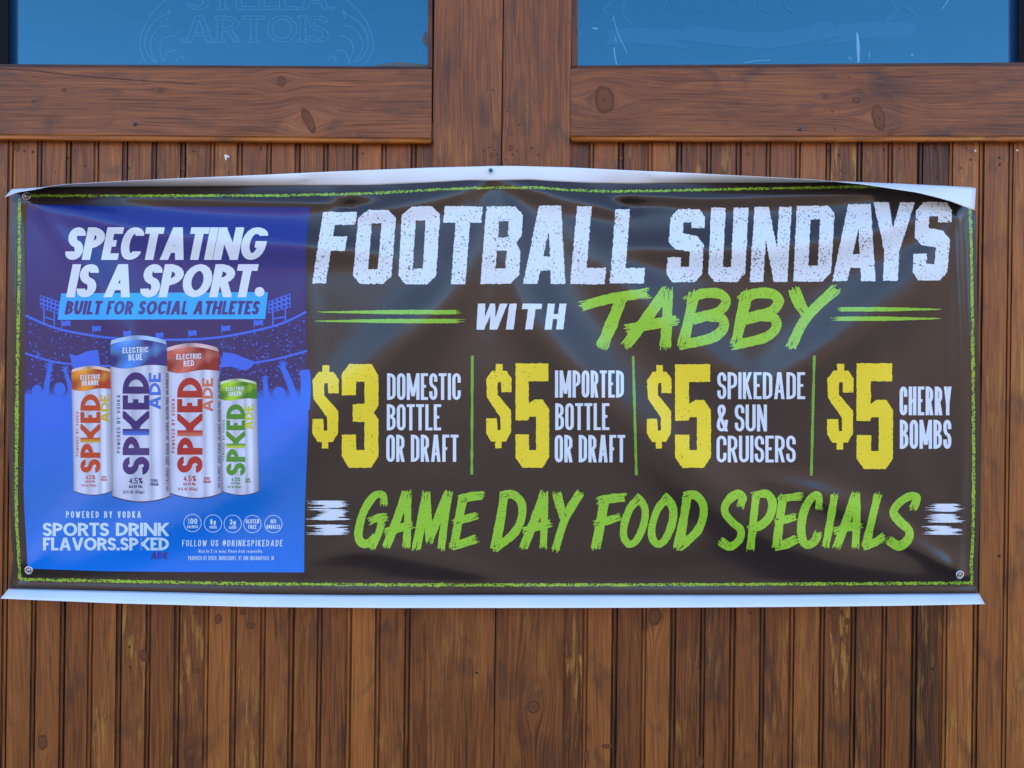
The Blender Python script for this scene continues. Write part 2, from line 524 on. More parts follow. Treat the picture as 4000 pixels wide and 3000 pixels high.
post("post_board", 1690, 1957, PF, 0.13, 0.45, 0.4,
     [('h', 1926, 352, 3.5), ('h', 1890, 589, 3.5), ('h', 1911, 576, 3), ('h', 1923, 577, 3), ('h', 1932, 587, 3), ('h', 1940, 603, 3.2), ('h', 1923, 565, 2.5), ('k', 1922, 608, 10, 12), ('k', 1811, 552, 4, 5), ('h', 1862, 2628, 5)])
post("post_board", 1961, 2226, PF - 0.0006, 0.71, 0.40, 0.3,
     [('h', 1979, 435, 3), ('h', 1996, 525, 3), ('h', 2003, 603, 3.2), ('h', 2028, 488, 3.2), ('h', 2019, 590, 3), ('h', 2078, 578, 3.2), ('h', 2103, 604, 3.4), ('h', 1974, 624, 3), ('k', 1995, 578, 8, 12), ('k', 2084, 2762, 26, 25)])
# shadow gap strips beside the posts
mb = MB()
for x in (1959,):
    mb.add([P(lx(x - 4, -1700), -1700, 0.001), P(lx(x - 4, 4400), 4400, 0.001), P(lx(x + 4, 4400), 4400, 0.001), P(lx(x + 4, -1700), -1700, 0.001)], [[0, 1, 2, 3]])
mb.build("post_joint", [M_SEAM], front)

# horizontal rails under the windows, each with its half-round moulding and screws
def rail(poly, top_tone, seed, bead_pts, mitre, extras, screws):
    mb = MB()
    prism(mb, poly, -0.02, 0.0075, 3.0, 0, tint(seed, top_tone - 0.1, 0.5))
    for k in extras:
        if k[0] == 'h': hole(mb, k[1], k[2], k[3], 2, 0.0079)
        elif k[0] == 'w': hole(mb, k[1], k[2], k[3], 3, 0.0080)
        else: knot(mb, k[1], k[2], k[3], k[4], 1, 0.0078, k[5] if len(k) > 5 else 0)
    r = mb.build("window_rail", [M_WOODH, M_KNOT, M_HOLE, M_WHITEBIT], front)
    # moulding: half round swept along the rail's lower edge
    b = MB()
    (xa, ya0, ya1), (xb, yb0, yb1) = bead_pts
    n = 8; ring = []
    xs = [xa + (xb - xa) * i / 12 for i in range(13)]
    for i, x in enumerate(xs):
        t = i / 12
        y0 = ya0 + (yb0 - ya0) * t; y1 = ya1 + (yb1 - ya1) * t
        for j in range(n + 1):
            a = math.pi * j / n
            cut = 0
            if mitre == 'R' and i == 12: cut = -12 * (j / n)
            if mitre == 'L' and i == 0: cut = 12 * (j / n)
            ring.append(P(x + cut, y0 + (y1 - y0) * (0.5 - 0.5 * math.cos(a)), 0.002 + 0.0145 * math.sin(a) ** 0.8))
    F = []
    for i in range(12):
        for j in range(n):
            F.append([i * (n + 1) + j, i * (n + 1) + j + 1, (i + 1) * (n + 1) + j + 1, (i + 1) * (n + 1) + j])
    F.append([j for j in range(n + 1)][::-1]); F.append([12 * (n + 1) + j for j in range(n + 1)])
    b.add(ring, F, 0, tint(seed + 0.1, 0.45, 0.5), True)
    b.build("half_round_moulding", [M_BEAD], r)
    for sx, sy in screws:
        s_ = MB()
        lathe(s_, (sx, sy), 0.0078, [(0, 0.0022), (4.5, 0.0020), (8.5, 0.0010), (9.2, 0.0)], 14)
        for a in (0.6, 0.6 + math.pi / 2):
            dx, dy = math.cos(a), math.sin(a)
            q = [(sx + dx * 5 - dy * 1.1, sy + dy * 5 + dx * 1.1), (sx - dx * 5 - dy * 1.1, sy - dy * 5 + dx * 1.1), (sx - dx * 5 + dy * 1.1, sy - dy * 5 - dx * 1.1), (sx + dx * 5 + dy * 1.1, sy + dy * 5 - dx * 1.1)]
            s_.add([P(x, y, 0.0103 + a * 0.0001) for x, y in q], [[0, 1, 2, 3]], 1)
        s_.build("screw_head", [M_RUST, M_HOLE], r)
    return r

def lathe(mb, c, dbase, prof, n=16, mat=0, closed=False):
    """prof: list of (radius px, height m) about pixel centre c"""
    v = []; F = []
    m = len(prof)
    for (r, h) in prof:
        for i in range(n):
            a = 2 * math.pi * i / n
            v.append(P(c[0] + r * math.cos(a), c[1] + r * math.sin(a), dbase + h))
    for k in range(m - 1):
        for i in range(n):
            j = (i + 1) % n
            F.append([k * n + i, k * n + j, (k + 1) * n + j, (k + 1) * n + i])
    mb.add(v, F, mat, (0.5, 0.5, 0.5, 0), True)

rail([(-3000, 246), (1688, 271), (1686, 541), (-3000, 500)], 0.60, 0.33, ((-3000, 499, 524), (1690, 541, 565)), 'R',
     [('h', 127, 397, 3.5), ('h', 135, 394, 3.5), ('k', 250, 352, 11, 9), ('k', 628, 354, 12, 10), ('h', 445, 293, 2.5), ('h', 928, 438, 2.5), ('k', 1098, 318, 16, 22), ('k', 1205, 470, 18, 56, -0.45)],
     [(526, 483)])
rail([(2228, 268), (7000, 238), (7000, 531), (2227, 533)], 0.56, 0.62, ((2226, 533, 557), (7000, 531, 555)), 'L',
     [('k', 2362, 390, 38, 56, -0.2), ('k', 3222, 376, 11, 9), ('h', 3223, 376, 4), ('k', 3345, 391, 14, 11), ('h', 3338, 393, 4), ('h', 3348, 388, 4), ('h', 3354, 396, 3.5), ('k', 3410, 350, 10, 6), ('h', 3410, 350, 3),
      ('h', 3251, 436, 3.5), ('h', 3163, 448, 2.2), ('h', 3317, 301, 2.5), ('h', 3261, 504, 3), ('h', 2446, 465, 2.2), ('k', 3433, 460, 26, 52, -0.25), ('k', 3480, 522, 11, 9)],
     [(3127, 502)])

# crack along the left rail
mb = MB()
ck = [(0, 267), (150, 278), (280, 293), (400, 303), (520, 313), (640, 320), (770, 327)]
for (xa, ya), (xb, yb) in zip(ck[:-1], ck[1:]):
    mb.add([P(xa, ya - 1.0, 0.0079), P(xa, ya + 1.4, 0.0079), P(xb, yb + 1.2, 0.0079), P(xb, yb - 0.8, 0.0079)], [[0, 1, 2, 3]])
mb.build("rail_crack", [M_SEAM], front)

# ------------------------------------------------------------------ lettering engine
def fillet(path, closed, r, chamfer, seg):
    out = []
    n = len(path)
    for i, p in enumerate(path):
        soft = len(p) > 2
        if not soft or (not closed and i in (0, n - 1)):
            out.append((p[0], p[1])); continue
        pr = path[i - 1]; nx = path[(i + 1) % n]
        ux, uy = pr[0] - p[0], pr[1] - p[1]; vx, vy = nx[0] - p[0], nx[1] - p[1]
        lu, lv = math.hypot(ux, uy), math.hypot(vx, vy)
        a = min(r, lu * (0.5 if len(pr) > 2 else 0.98)); b = min(r, lv * (0.5 if len(nx) > 2 else 0.98))
        ux, uy, vx, vy = ux / lu * a, uy / lu * a, vx / lv * b, vy / lv * b
        cx, cy = p[0] + ux + vx, p[1] + uy + vy
        k = 1 if chamfer else seg
        for s in range(k + 1):
            t = math.pi / 2 * s / k
            out.append((cx - vx * math.cos(t) - ux * math.sin(t), cy - vy * math.cos(t) - uy * math.sin(t)))
    return out

def strip(pts, closed, t, ext0=0.0, ext1=0.0, widths=None):
    """quads of a thick polyline with mitred joints"""
    pts = [p for i, p in enumerate(pts) if i == 0 or math.hypot(p[0] - pts[i - 1][0], p[1] - pts[i - 1][1]) > 1e-6]
    if closed and math.hypot(pts[0][0] - pts[-1][0], pts[0][1] - pts[-1][1]) < 1e-6: pts.pop()
    n = len(pts)
    if not closed and n > 1:
        def ex(p, q, e):
            l = math.hypot(p[0] - q[0], p[1] - q[1]) or 1
            return (p[0] + (p[0] - q[0]) / l * e, p[1] + (p[1] - q[1]) / l * e)
        if ext0: pts[0] = ex(pts[0], pts[1], ext0)
        if ext1: pts[-1] = ex(pts[-1], pts[-2], ext1)
    L, R = [], []
    for i in range(n):
        if closed: a, b = pts[i - 1], pts[(i + 1) % n]
        else: a, b = pts[max(0, i - 1)], pts[min(n - 1, i + 1)]
        p = pts[i]
        d1 = (p[0] - a[0], p[1] - a[1]); d2 = (b[0] - p[0], b[1] - p[1])
        l1 = math.hypot(*d1); l2 = math.hypot(*d2)
        if l1 < 1e-9: d1, l1 = d2, l2
        if l2 < 1e-9: d2, l2 = d1, l1
        n1 = (-d1[1] / l1, d1[0] / l1); n2 = (-d2[1] / l2, d2[0] / l2)
        mx, my = n1[0] + n2[0], n1[1] + n2[1]
        ml = math.hypot(mx, my)
        if ml < 0.2: mx, my, k = n1[0], n1[1], 1
        else:
            mx, my = mx / ml, my / ml
            k = min(2.2, 1 / max(0.2, mx * n1[0] + my * n1[1]))
        hw = (t if widths is None else widths[i]) * 0.5 * k
        L.append((p[0] + mx * hw, p[1] + my * hw)); R.append((p[0] - mx * hw, p[1] - my * hw))
    q = []
    for i in range(n if closed else n - 1):
        j = (i + 1) % n
        q.append([L[i], L[j], R[j], R[i]])
    return q

def clip(poly, x0, x1, y0, y1):
    def half(pl, ins, inter):
        out = []
        for i in range(len(pl)):
            a, b = pl[i - 1], pl[i]
            ia, ib = ins(a), ins(b)
            if ia != ib: out.append(inter(a, b))
            if ib: out.append(b)
        return out
    def ix(c): return lambda a, b: (c, a[1] + (b[1] - a[1]) * (c - a[0]) / (b[0] - a[0]))
    def iy(c): return lambda a, b: (a[0] + (b[0] - a[0]) * (c - a[1]) / (b[1] - a[1]), c)
    for ins, inter in ((lambda p: p[0] >= x0, ix(x0)), (lambda p: p[0] <= x1, ix(x1)), (lambda p: p[1] >= y0, iy(y0)), (lambda p: p[1] <= y1, iy(y1))):
        if len(poly) < 3: return []
        poly = half(poly, ins, inter)
    return poly

s = 's'
SK = {
 'A': [[(.06, -.1), (.46, 1.1)], [(.54, 1.1), (.94, -.1)], [(.2, .27), (.8, .27)]],
 'B': [[(0, 0), (0, 1)], [(0, 1), (.94, 1, s), (.94, .53, s), (0, .53)], [(0, .53), (1, .53, s), (1, 0, s), (0, 0)]],
 'C': [[(1, .66), (1, 1, s), (0, 1, s), (0, 0, s), (1, 0, s), (1, .34)]],
 'D': [[(0, 0), (0, 1), (1, 1, s), (1, 0, s), 'c']],
 'E': [[(1, 1), (0, 1), (0, 0), (1, 0)], [(0, .51), (.93, .51)]],
 'F': [[(1, 1), (0, 1), (0, 0)], [(0, .49), (.86, .49)]],
 'G': [[(1, .68), (1, 1, s), (0, 1, s), (0, 0, s), (1, 0, s), (1, .46), (.55, .46)]],
 'H': [[(0, 0), (0, 1)], [(1, 0), (1, 1)], [(0, .5), (1, .5)]],
 'I': [[(.5, 0), (.5, 1)]],
 'J': [[(1, 1), (1, 0, s), (0, 0, s), (0, .3)]],
 'K': [[(0, 0), (0, 1)], [(1.05, 1.15), (.0, .38)], [(.28, .6), (1.05, -.15)]],
 'L': [[(0, 1), (0, 0), (1, 0)]],
 'M': [[(0, 0), (0, 1)], [(1, 0), (1, 1)], [(-.02, 1.1), (.5, .1)], [(.5, .1), (1.02, 1.1)]],
 'N': [[(0, 0), (0, 1)], [(1, 0), (1, 1)], [(-.05, 1.1), (1.05, -.1)]],
 'O': [[(0, 0, s), (0, 1, s), (1, 1, s), (1, 0, s), 'c']],
 'P': [[(0, 0), (0, 1)], [(0, 1), (1, 1, s), (1, .44, s), (0, .44)]],
 'Q': [[(0, 0, s), (0, 1, s), (1, 1, s), (1, 0, s), 'c'], [(.6, .3), (1, 0)]],
 'R': [[(0, 0), (0, 1)], [(0, 1), (.95, 1, s), (.95, .47, s), (0, .47)], [(.5, .47), (1.03, -.1)]],
 'S': [[(1, .70), (1, 1, s), (0, 1, s), (0, .53, s), (1, .47, s), (1, 0, s), (0, 0, s), (0, .30)]],
 'T': [[(0, 1), (1, 1)], [(.5, 0), (.5, 1)]],
 'U': [[(0, 1), (0, 0, s), (1, 0, s), (1, 1)]],
 'V': [[(.0, 1.1), (.47, -.1)], [(.53, -.1), (1, 1.1)]],
 'W': [[(0, 1.1), (.26, -.1)], [(.26, -.1), (.5, .9)], [(.5, .9), (.74, -.1)], [(.74, -.1), (1, 1.1)]],
 'X': [[(0, 1.1), (1, -.1)], [(0, -.1), (1, 1.1)]],
 'Y': [[(.5, 0), (.5, .45)], [(-.02, 1.1), (.5, .38)], [(1.02, 1.1), (.5, .38)]],
 'Z': [[(0, 1), (1, 1), (0, 0), (1, 0)]],
 '0': [[(0, 0, s), (0, 1, s), (1, 1, s), (1, 0, s), 'c']],
 '1': [[(.6, 0), (.6, 1), (.1, .8)]],
 '2': [[(0, .68), (0, 1, s), (1, 1, s), (1, .5), (0, 0), (1, 0)]],
 '3': [[(0, .72), (0, 1, s), (1, 1, s), (1, .53, s), (.4, .53)], [(.4, .53), (1, .53, s), (1, 0, s), (0, 0, s), (0, .28)]],
 '4': [[(.75, 0), (.75, 1), (0, .28), (1, .28)]],
 '5': [[(1, 1), (0, 1), (0, .56), (1, .6, s), (1, 0, s), (0, 0, s), (0, .25)]],
 '%': [[(.05, .62, s), (.05, 1, s), (.36, 1, s), (.36, .62, s), 'c'], [(.64, 0, s), (.64, .38, s), (.95, .38, s), (.95, 0, s), 'c'], [(.2, 0), (.8, 1)]],
 '.': [[(.5, 0), (.5, .02)]],
 ',': [[(.5, .04), (.3, -.12)]],
 '(': [[(.8, 1.05), (.3, .8, s), (.3, .2, s), (.8, -.05)]],
 ')': [[(.2, 1.05), (.7, .8, s), (.7, .2, s), (.2, -.05)]],
 '&': [[(1, .42), (.85, 0, s), (0, 0, s), (0, .42, s), (.72, .68, s), (.72, 1, s), (.1, 1, s), (.1, .68, s), (1, -.05)]],
 '@': [[(.7, .3), (.7, .7, s), (.3, .7, s), (.3, .3, s), (1, .3), (1, 1, s), (0, 1, s), (0, 0, s), (.8, 0)]],
 '-': [[(0, .5), (1, .5)]],
 '<': [[(1.1, 1.12), (-.05, .44)], [(-.05, .56), (1.1, -.12)]],
 'a': [[(1, .0), (1, .62, s), (0, .62, s)], [(1, .34), (0, .34, s), (0, 0, s), (1, 0)]],
 'b': [[(0, 1), (0, 0), (1, 0, s), (1, .62, s), (0, .62)]],
 'c': [[(1, .62), (0, .62, s), (0, 0, s), (1, 0)]],
 'd': [[(1, 1), (1, 0), (0, 0, s), (0, .62, s), (1, .62)]],
 'e': [[(0, .32), (1, .32), (1, .62, s), (0, .62, s), (0, 0, s), (1, 0)]],
 'g': [[(1, .3), (1, .62), (0, .62, s), (0, .08, s), (1, .08)], [(1, .62), (1, -.24, s), (0, -.24)]],
 'i': [[(.5, 0), (.5, .62)], [(.5, .85), (.5, .9)]],
 'j': [[(.6, .62), (.6, -.24), (.2, -.24)], [(.6, .85), (.6, .9)]],
 'k': [[(0, 0), (0, 1)], [(1, .62), (0, .28), (1, 0)]],
 'l': [[(.5, 0), (.5, 1)]],
 'm': [[(0, 0), (0, .62), (1, .62, s), (1, 0)], [(.5, 0), (.5, .62)]],
 'n': [[(0, 0), (0, .62), (1, .62, s), (1, 0)]],
 'o': [[(0, 0, s), (0, .62, s), (1, .62, s), (1, 0, s), 'c']],
 'p': [[(0, -.26), (0, .62), (1, .62, s), (1, 0, s), (0, 0)]],
 'r': [[(0, 0), (0, .62), (1, .62)]],
 's': [[(1, .62), (0, .62, s), (0, .33, s), (1, .3, s), (1, 0, s), (0, 0)]],
 't': [[(.4, .95), (.4, 0), (1, 0)], [(0, .62), (.9, .62)]],
 'u': [[(0, .62), (0, 0, s), (1, 0, s)], [(1, .62), (1, 0)]],
 'v': [[(0, .62), (.5, 0), (1, .62)]],
 'y': [[(0, .62), (.5, .05)], [(1, .62), (.3, -.26)]],
}
SKF = {   # rounder letters with open ends for the geometric face
 'S': [[(.96, .80), (.96, 1, s), (0, 1, s), (.04, .54, s), (1, .46, s), (1, 0, s), (0, 0, s), (.0, .20)]],
 'C': [[(1, .80), (1, 1, s), (0, 1, s), (0, 0, s), (1, 0, s), (1, .20)]],
 'G': [[(1, .80), (1, 1, s), (0, 1, s), (0, 0, s), (1, 0, s), (1, .47), (.58, .47)]],
}
RELW = {'M': 1.5, 'W': 1.42, 'I': None, '.': None, ',': None, 'i': None, 'l': None, 'j': .5, 'L': .82, 'E': .84, 'F': .82, 'J': .75, 'T': .92, '1': .6,
        '(': .45, ')': .45, '%': 1.3, '&': 1.12, '@': 1.15, 'm': 1.3, 'r': .7, 't': .7, 'S': .95, 'V': 1.02, 'A': 1.22, 'Y': 1.0}

def glyph(ch, W, H, tx, ty, r, chamfer=False, seg=5, bound=True):
    kx = tx / ty
    Wu = W / kx
    t = ty
    bx, by = max(1e-6, Wu - t), H - t
    out = []
    for path in (SKF.get(ch, SK[ch]) if r > 0.45 * H else SK[ch]):
        closed = path[-1] == 'c'
        pp = [((p[0] * bx + t / 2), (p[1] * by + t / 2)) + tuple(p[2:]) for p in path if p != 'c']
        pts = fillet(pp, closed, r, chamfer, seg)
        def ext(p, q):      # strokes that end on the letter's edge run out to it
            if closed: return 0.0
            dx, dy = abs(p[0] - q[0]), abs(p[1] - q[1])
            c = p[1] if dy > dx else p[0]
            return t / 2 if (c < 0.03 or c > 0.97) else 0.0
        if closed: e0 = e1 = 0.0
        else: e0, e1 = ext(path[0], path[1]), ext(path[-1], path[-2])
        for q in strip(pts, closed, t, e0, e1):
            if bound:
                q = clip(q, 0, Wu, -0.4 * H if ch in ',gjpy()' else 0, H * (1.1 if ch in '()' else 1))
            if len(q) >= 3: out.append([(x * kx, y) for x, y in q])
    return out

FUTURA = {'A': 1.36, 'N': 1.32, 'G': 1.32, 'O': 1.38, 'C': 1.12, 'S': .92, 'P': 1.0, 'E': .88, 'B': 1.02, 'U': 1.12, 'L': .78, 'F': .82, 'R': 1.06, 'H': 1.16, 'D': 1.2, 'K': 1.12, 'V': 1.25, 'T': .98}
def text_polys(txt, origin, ex, ey, length, H, tx, ty, r, gap, space=0.5, chamfer=False, seg=5):
    """list of glyphs (each a list of px polygons); ex along the line, ey towards the letter tops (unit vectors, may be sheared)"""
    tab = dict(RELW, **FUTURA) if r > 0.45 * H else RELW
    tot = 0.0; fixed = 0.0
    for i, ch in enumerate(txt):
        if ch == ' ': tot += space
        else:
            rw = tab.get(ch, 1.0)
            if rw is None: fixed += tx
            else: tot += rw
        if i < len(txt) - 1: fixed += gap
    unit = (length - fixed) / max(tot, 1e-6)
    x = 0.0; res = []
    for i, ch in enumerate(txt):
        if ch == ' ': x += unit * space + gap; continue
        rw = tab.get(ch, 1.0)
        W = tx if rw is None else rw * unit
        polys = glyph(ch, W, H, min(tx, W * 0.48) if rw else tx, ty, r, chamfer, seg)
        res.append([[(origin[0] + ex[0] * (x + a) + ey[0] * b, origin[1] + ex[1] * (x + a) + ey[1] * b) for a, b in q] for q in polys])
        x += W
        if i < len(txt) - 1: x += gap
    return res

def inside_any(polys, cx, cy):
    res = np.zeros(len(cx), bool)
    for p in polys:
        c = np.zeros(len(cx), bool)
        n = len(p)
        for i in range(n):
            x0, y0 = p[i]; x1, y1 = p[(i + 1) % n]
            if y0 == y1: continue
            m = ((y0 > cy) != (y1 > cy))
            xi = (x1 - x0) * (cy - y0) / (y1 - y0) + x0
            c ^= (m & (cx < xi))
        res |= c
    return res

def triangulate(add, sub=(), cell=11.0, rough=0.0):
    """union of add polygons minus sub polygons -> points, triangles (px)"""
    verts = []; edges = []
    def put(poly, jit):
        idx = []
        n = len(poly)
        for i in range(n):
            a, b = poly[i], poly[(i + 1) % n]
            l = math.hypot(b[0] - a[0], b[1] - a[1])
            stp = 7.0 if jit else cell
            k = max(1, int(math.ceil(l / stp)))
            for q in range(k):
                t = q / k
                x, y = a[0] + (b[0] - a[0]) * t, a[1] + (b[1] - a[1]) * t
                if jit and q:
                    nx, ny = -(b[1] - a[1]) / l, (b[0] - a[0]) / l
                    j = random.gauss(0, jit)
                    x += nx * j; y += ny * j
                verts.append((x, y)); idx.append(len(verts) - 1)
        for i in range(len(idx)): edges.append((idx[i], idx[(i + 1) % len(idx)]))
        return [verts[i] for i in idx]
    add2 = [put(p, rough) for p in add]
    sub2 = [put(p, rough) for p in sub]
    xs = [v[0] for v in verts]; ys = [v[1] for v in verts]
    x0, x1, y0, y1 = min(xs), max(xs), min(ys), max(ys)
    if (x1 - x0) > cell * 1.5 or (y1 - y0) > cell * 1.5:
        gx = np.arange(math.floor(x0 / cell) * cell + 0.37, x1, cell); gy = np.arange(math.floor(y0 / cell) * cell + 0.53, y1, cell)
        if len(gx) and len(gy):
            GX, GY = np.meshgrid(gx, gy); GX = GX.ravel(); GY = GY.ravel()
            m = inside_any(add2, GX, GY)
            verts.extend([(float(a), float(b)) for a, b in zip(GX[m], GY[m])])
    r = delaunay_2d_cdt([Vector(v) for v in verts], edges, [], 0, 1e-4)
    pv, faces = r[0], r[2]
    if not faces: return [], []
    V = np.array([(p.x, p.y) for p in pv])
    F = [list(f) for f in faces]
    C = np.array([V[f].mean(axis=0) for f in F])
    m = inside_any(add2, C[:, 0], C[:, 1])
    if sub2: m &= ~inside_any(sub2, C[:, 0], C[:, 1])
    F = [f for f, k in zip(F, m) if k]
    used = sorted({i for f in F for i in f}); mp = {o: i for i, o in enumerate(used)}
    return V[used] if used else [], [[mp[i] for i in f] for f in F]

# ------------------------------------------------------------------ the banner's shape
def seg_dist(px, py, pts):
    """signed distance to a polyline and the fraction along it"""
    best = np.full(px.shape, 1e9); sg = np.zeros(px.shape); fr = np.zeros(px.shape)
    L = [0]
    for a, b in zip(pts[:-1], pts[1:]): L.append(L[-1] + math.hypot(b[0] - a[0], b[1] - a[1]))
    for k, (a, b) in enumerate(zip(pts[:-1], pts[1:])):
        dx, dy = b[0] - a[0], b[1] - a[1]
        l2 = dx * dx + dy * dy
        t = np.clip(((px - a[0]) * dx + (py - a[1]) * dy) / l2, 0, 1)
        qx, qy = px - (a[0] + t * dx), py - (a[1] + t * dy)
        d = np.hypot(qx, qy)
        c = dx * (py - a[1]) - dy * (px - a[0])
        m = d < best
        best = np.where(m, d, best); sg = np.where(m, np.sign(c), sg); fr = np.where(m, (L[k] + t * math.sqrt(l2)) / L[-1], fr)
    return best * sg, fr

def smooth_poly(pts, n=8):
    out = []
    P_ = [pts[0]] + list(pts) + [pts[-1]]
    for i in range(1, len(P_) - 2):
        p0, p1, p2, p3 = P_[i - 1], P_[i], P_[i + 1], P_[i + 2]
        for k in range(n):
            t = k / n
            out.append(tuple(0.5 * ((2 * p1[c]) + (-p0[c] + p2[c]) * t + (2 * p0[c] - 5 * p1[c] + 4 * p2[c] - p3[c]) * t * t + (-p0[c] + 3 * p1[c] - 3 * p2[c] + p3[c]) * t ** 3) for c in range(2)))
    out.append(tuple(pts[-1]))
    return out

# ridge: points, height mm, half-width px, taper at start, taper at end
RIDGES = [
    (smooth_poly([(1940, 690), (1985, 900), (2060, 1180), (2230, 1420), (2460, 1650), (2720, 1880), (3010, 2080), (3300, 2190), (3720, 2245)], 5), 6.2, 125, 0.5, 0.3),
    (smooth_poly([(1900, 690), (1870, 900), (1760, 1130), (1580, 1320), (1330, 1560), (1010, 1830), (640, 2040), (150, 2220)], 5), 5.6, 125, 0.5, 0.3),
    (smooth_poly([(2130, 760), (2300, 950), (2480, 1150), (2760, 1400), (3080, 1620)], 5), 4.4, 110, 0.3, 0.1),
    (smooth_poly([(3760, 800), (3590, 1080), (3400, 1240), (3130, 1440), (2900, 1560)], 5), 5.2, 125, 0.3, 0.1),
    (smooth_poly([(110, 770), (220, 890), (360, 1080), (480, 1330), (560, 1600)], 5), 3.4, 70, 0.5, 0.1),
    (smooth_poly([(110, 770), (420, 870), (800, 930), (1200, 960), (1500, 990)], 5), 6.0, 70, 0.4, 0.2),
    (smooth_poly([(1400, 830), (1560, 800), (1750, 760), (1900, 700)], 5), 3.5, 55, 0.6, 0.6),
    (smooth_poly([(2440, 830), (2300, 790), (2120, 745), (1930, 690)], 5), 4.0, 50, 0.6, 0.6),
    (smooth_poly([(2440, 960), (2700, 975), (3000, 965), (3300, 930), (3700, 820)], 5), 7.0, 75, 0.3, 0.4),
    (smooth_poly([(2440, 760), (2700, 775), (3000, 768), (3400, 755)], 5), 3.5, 32, 0.3, 0.3),
    (smooth_poly([(500, 772), (800, 780), (1100, 790), (1340, 790)], 5), 3.5, 34, 0.3, 0.3),
    (smooth_poly([(3745, 2240), (3500, 2080), (3250, 1960), (2950, 1860)], 5), 3.4, 60, 0.7, 0.1),
    (smooth_poly([(3745, 2240), (3560, 1900), (3480, 1600), (3440, 1350)], 5), 2.2, 80, 0.5, 0.1),
    (smooth_poly([(115, 2225), (260, 2050), (480, 1880), (700, 1700)], 5), 3.0, 75, 0.7, 0.1),
    (smooth_poly([(1200, 820), (1195, 1200), (1204, 1700), (1190, 2230)], 5), 1.0, 60, 0.5, 0.5),
    (smooth_poly([(1230, 2180), (1430, 2150), (1700, 2200), (2050, 2290)], 5), 2.0, 60, 0.2, 0.3),
    (smooth_poly([(3735, 850), (3745, 1300), (3752, 1800), (3745, 2200)], 5), 3.0, 36, 0.5, 0.5),
    (smooth_poly([(70, 800), (62, 1300), (70, 1900), (95, 2200)], 5), 3.0, 34, 0.5, 0.5),
    (smooth_poly([(80, 2290), (900, 2312), (2000, 2316), (3000, 2316), (3800, 2312)], 5), 2.2, 30, 0.9, 0.9),
]
PITS = [(1375, 800, 45, 30, -5.0), (2462, 800, 45, 30, -5.5), (104, 765, 40, 40, -4.5), (112, 2228, 42, 42, -4.5), (3750, 2245, 45, 45, -4.5), (3790, 770, 60, 60, -4.0), (1917, 690, 70, 50, -2.0)]

FOLD = 2.0
BUMPS = [(1385, 768, 100, 26, 4.0), (2430, 772, 80, 24, 4.2), (1640, 1000, 160, 80, 2.0), (2760, 1120, 200, 70, 2.0), (2080, 1500, 180, 120, 1.8), (600, 1250, 170, 90, 1.8), (980, 1900, 160, 110, 2.0), (3350, 1900, 160, 120, 1.8), (2600, 2130, 260, 70, 1.8), (1650, 1900, 200, 90, 1.5)]
CREASES = [([(1376, 820), (1310, 790), (1225, 742)], -3.2, 24), ([(1376, 820), (1480, 786), (1610, 752)], -2.6, 26), ([(2466, 816), (2390, 782), (2235, 730)], -3.6, 24), ([(2466, 816), (2600, 796), (2820, 782)], -2.2, 26),
           ([(104, 765), (190, 870), (330, 1020)], 2.4, 26), ([(104, 765), (260, 805), (540, 822)], -2.4, 24), ([(112, 2228), (190, 2130), (330, 2010)], 2.2, 26), ([(3750, 2245), (3600, 2150), (3400, 2080)], 2.4, 26), ([(3750, 2245), (3720, 2080), (3690, 1900)], 2.0, 26),
           ([(1930, 700), (2010, 860), (2060, 1010)], 1.8, 30), ([(1905, 700), (1800, 850), (1690, 960)], 1.8, 30), ([(3776, 790), (3680, 930), (3560, 1060)], 2.2, 28)]
def depth_exact(px, py):
    px = np.asarray(px, float); py = np.asarray(py, float)
    u = np.clip((px - 40) / 3780, -0.1, 1.1); v = np.clip((py - 710) / 1600, -0.1, 1.1)
    d = 15.0 + 7.0 * np.sin(np.pi * np.clip(u, 0, 1)) * np.sin(np.pi * np.clip(v, 0, 1)) + 2.5 * np.abs(np.cos(np.pi * u)) ** 1
    d = d + 1.0 * np.sin(px / 310.0 + py / 520.0) * np.sin(py / 270.0 - px / 900.0) + 0.5 * np.sin(px / 140.0 - py / 210.0) * np.sin(px / 95.0 + py / 260.0 + 1)
    for pts, A, sgm, t0, t1 in RIDGES:
        dist, fr = seg_dist(px, py, pts)
        wdt = sgm * (0.55 + 0.45 * np.sin(np.pi * np.clip(fr, 0.02, 0.98)))
        k = (t0 + (1 - t0) * np.clip(fr / 0.25, 0, 1)) * (t1 + (1 - t1) * np.clip((1 - fr) / 0.25, 0, 1))
        d = d + FOLD * A * k * np.exp(-(dist / wdt) ** 2)
    for cx, cy, rx, ry, A in PITS + BUMPS:
        d = d + A * np.exp(-((px - cx) / rx) ** 2 - ((py - cy) / ry) ** 2)
    for pts, A, w_ in CREASES:
        dist, fr = seg_dist(px, py, pts)
        d = d + A * np.exp(-(dist / (w_ * (0.75 + 0.6 * fr))) ** 2) * np.clip(1.0 - fr, 0, 1) ** 0.8
    return np.maximum(d, 11.0) / 1000.0

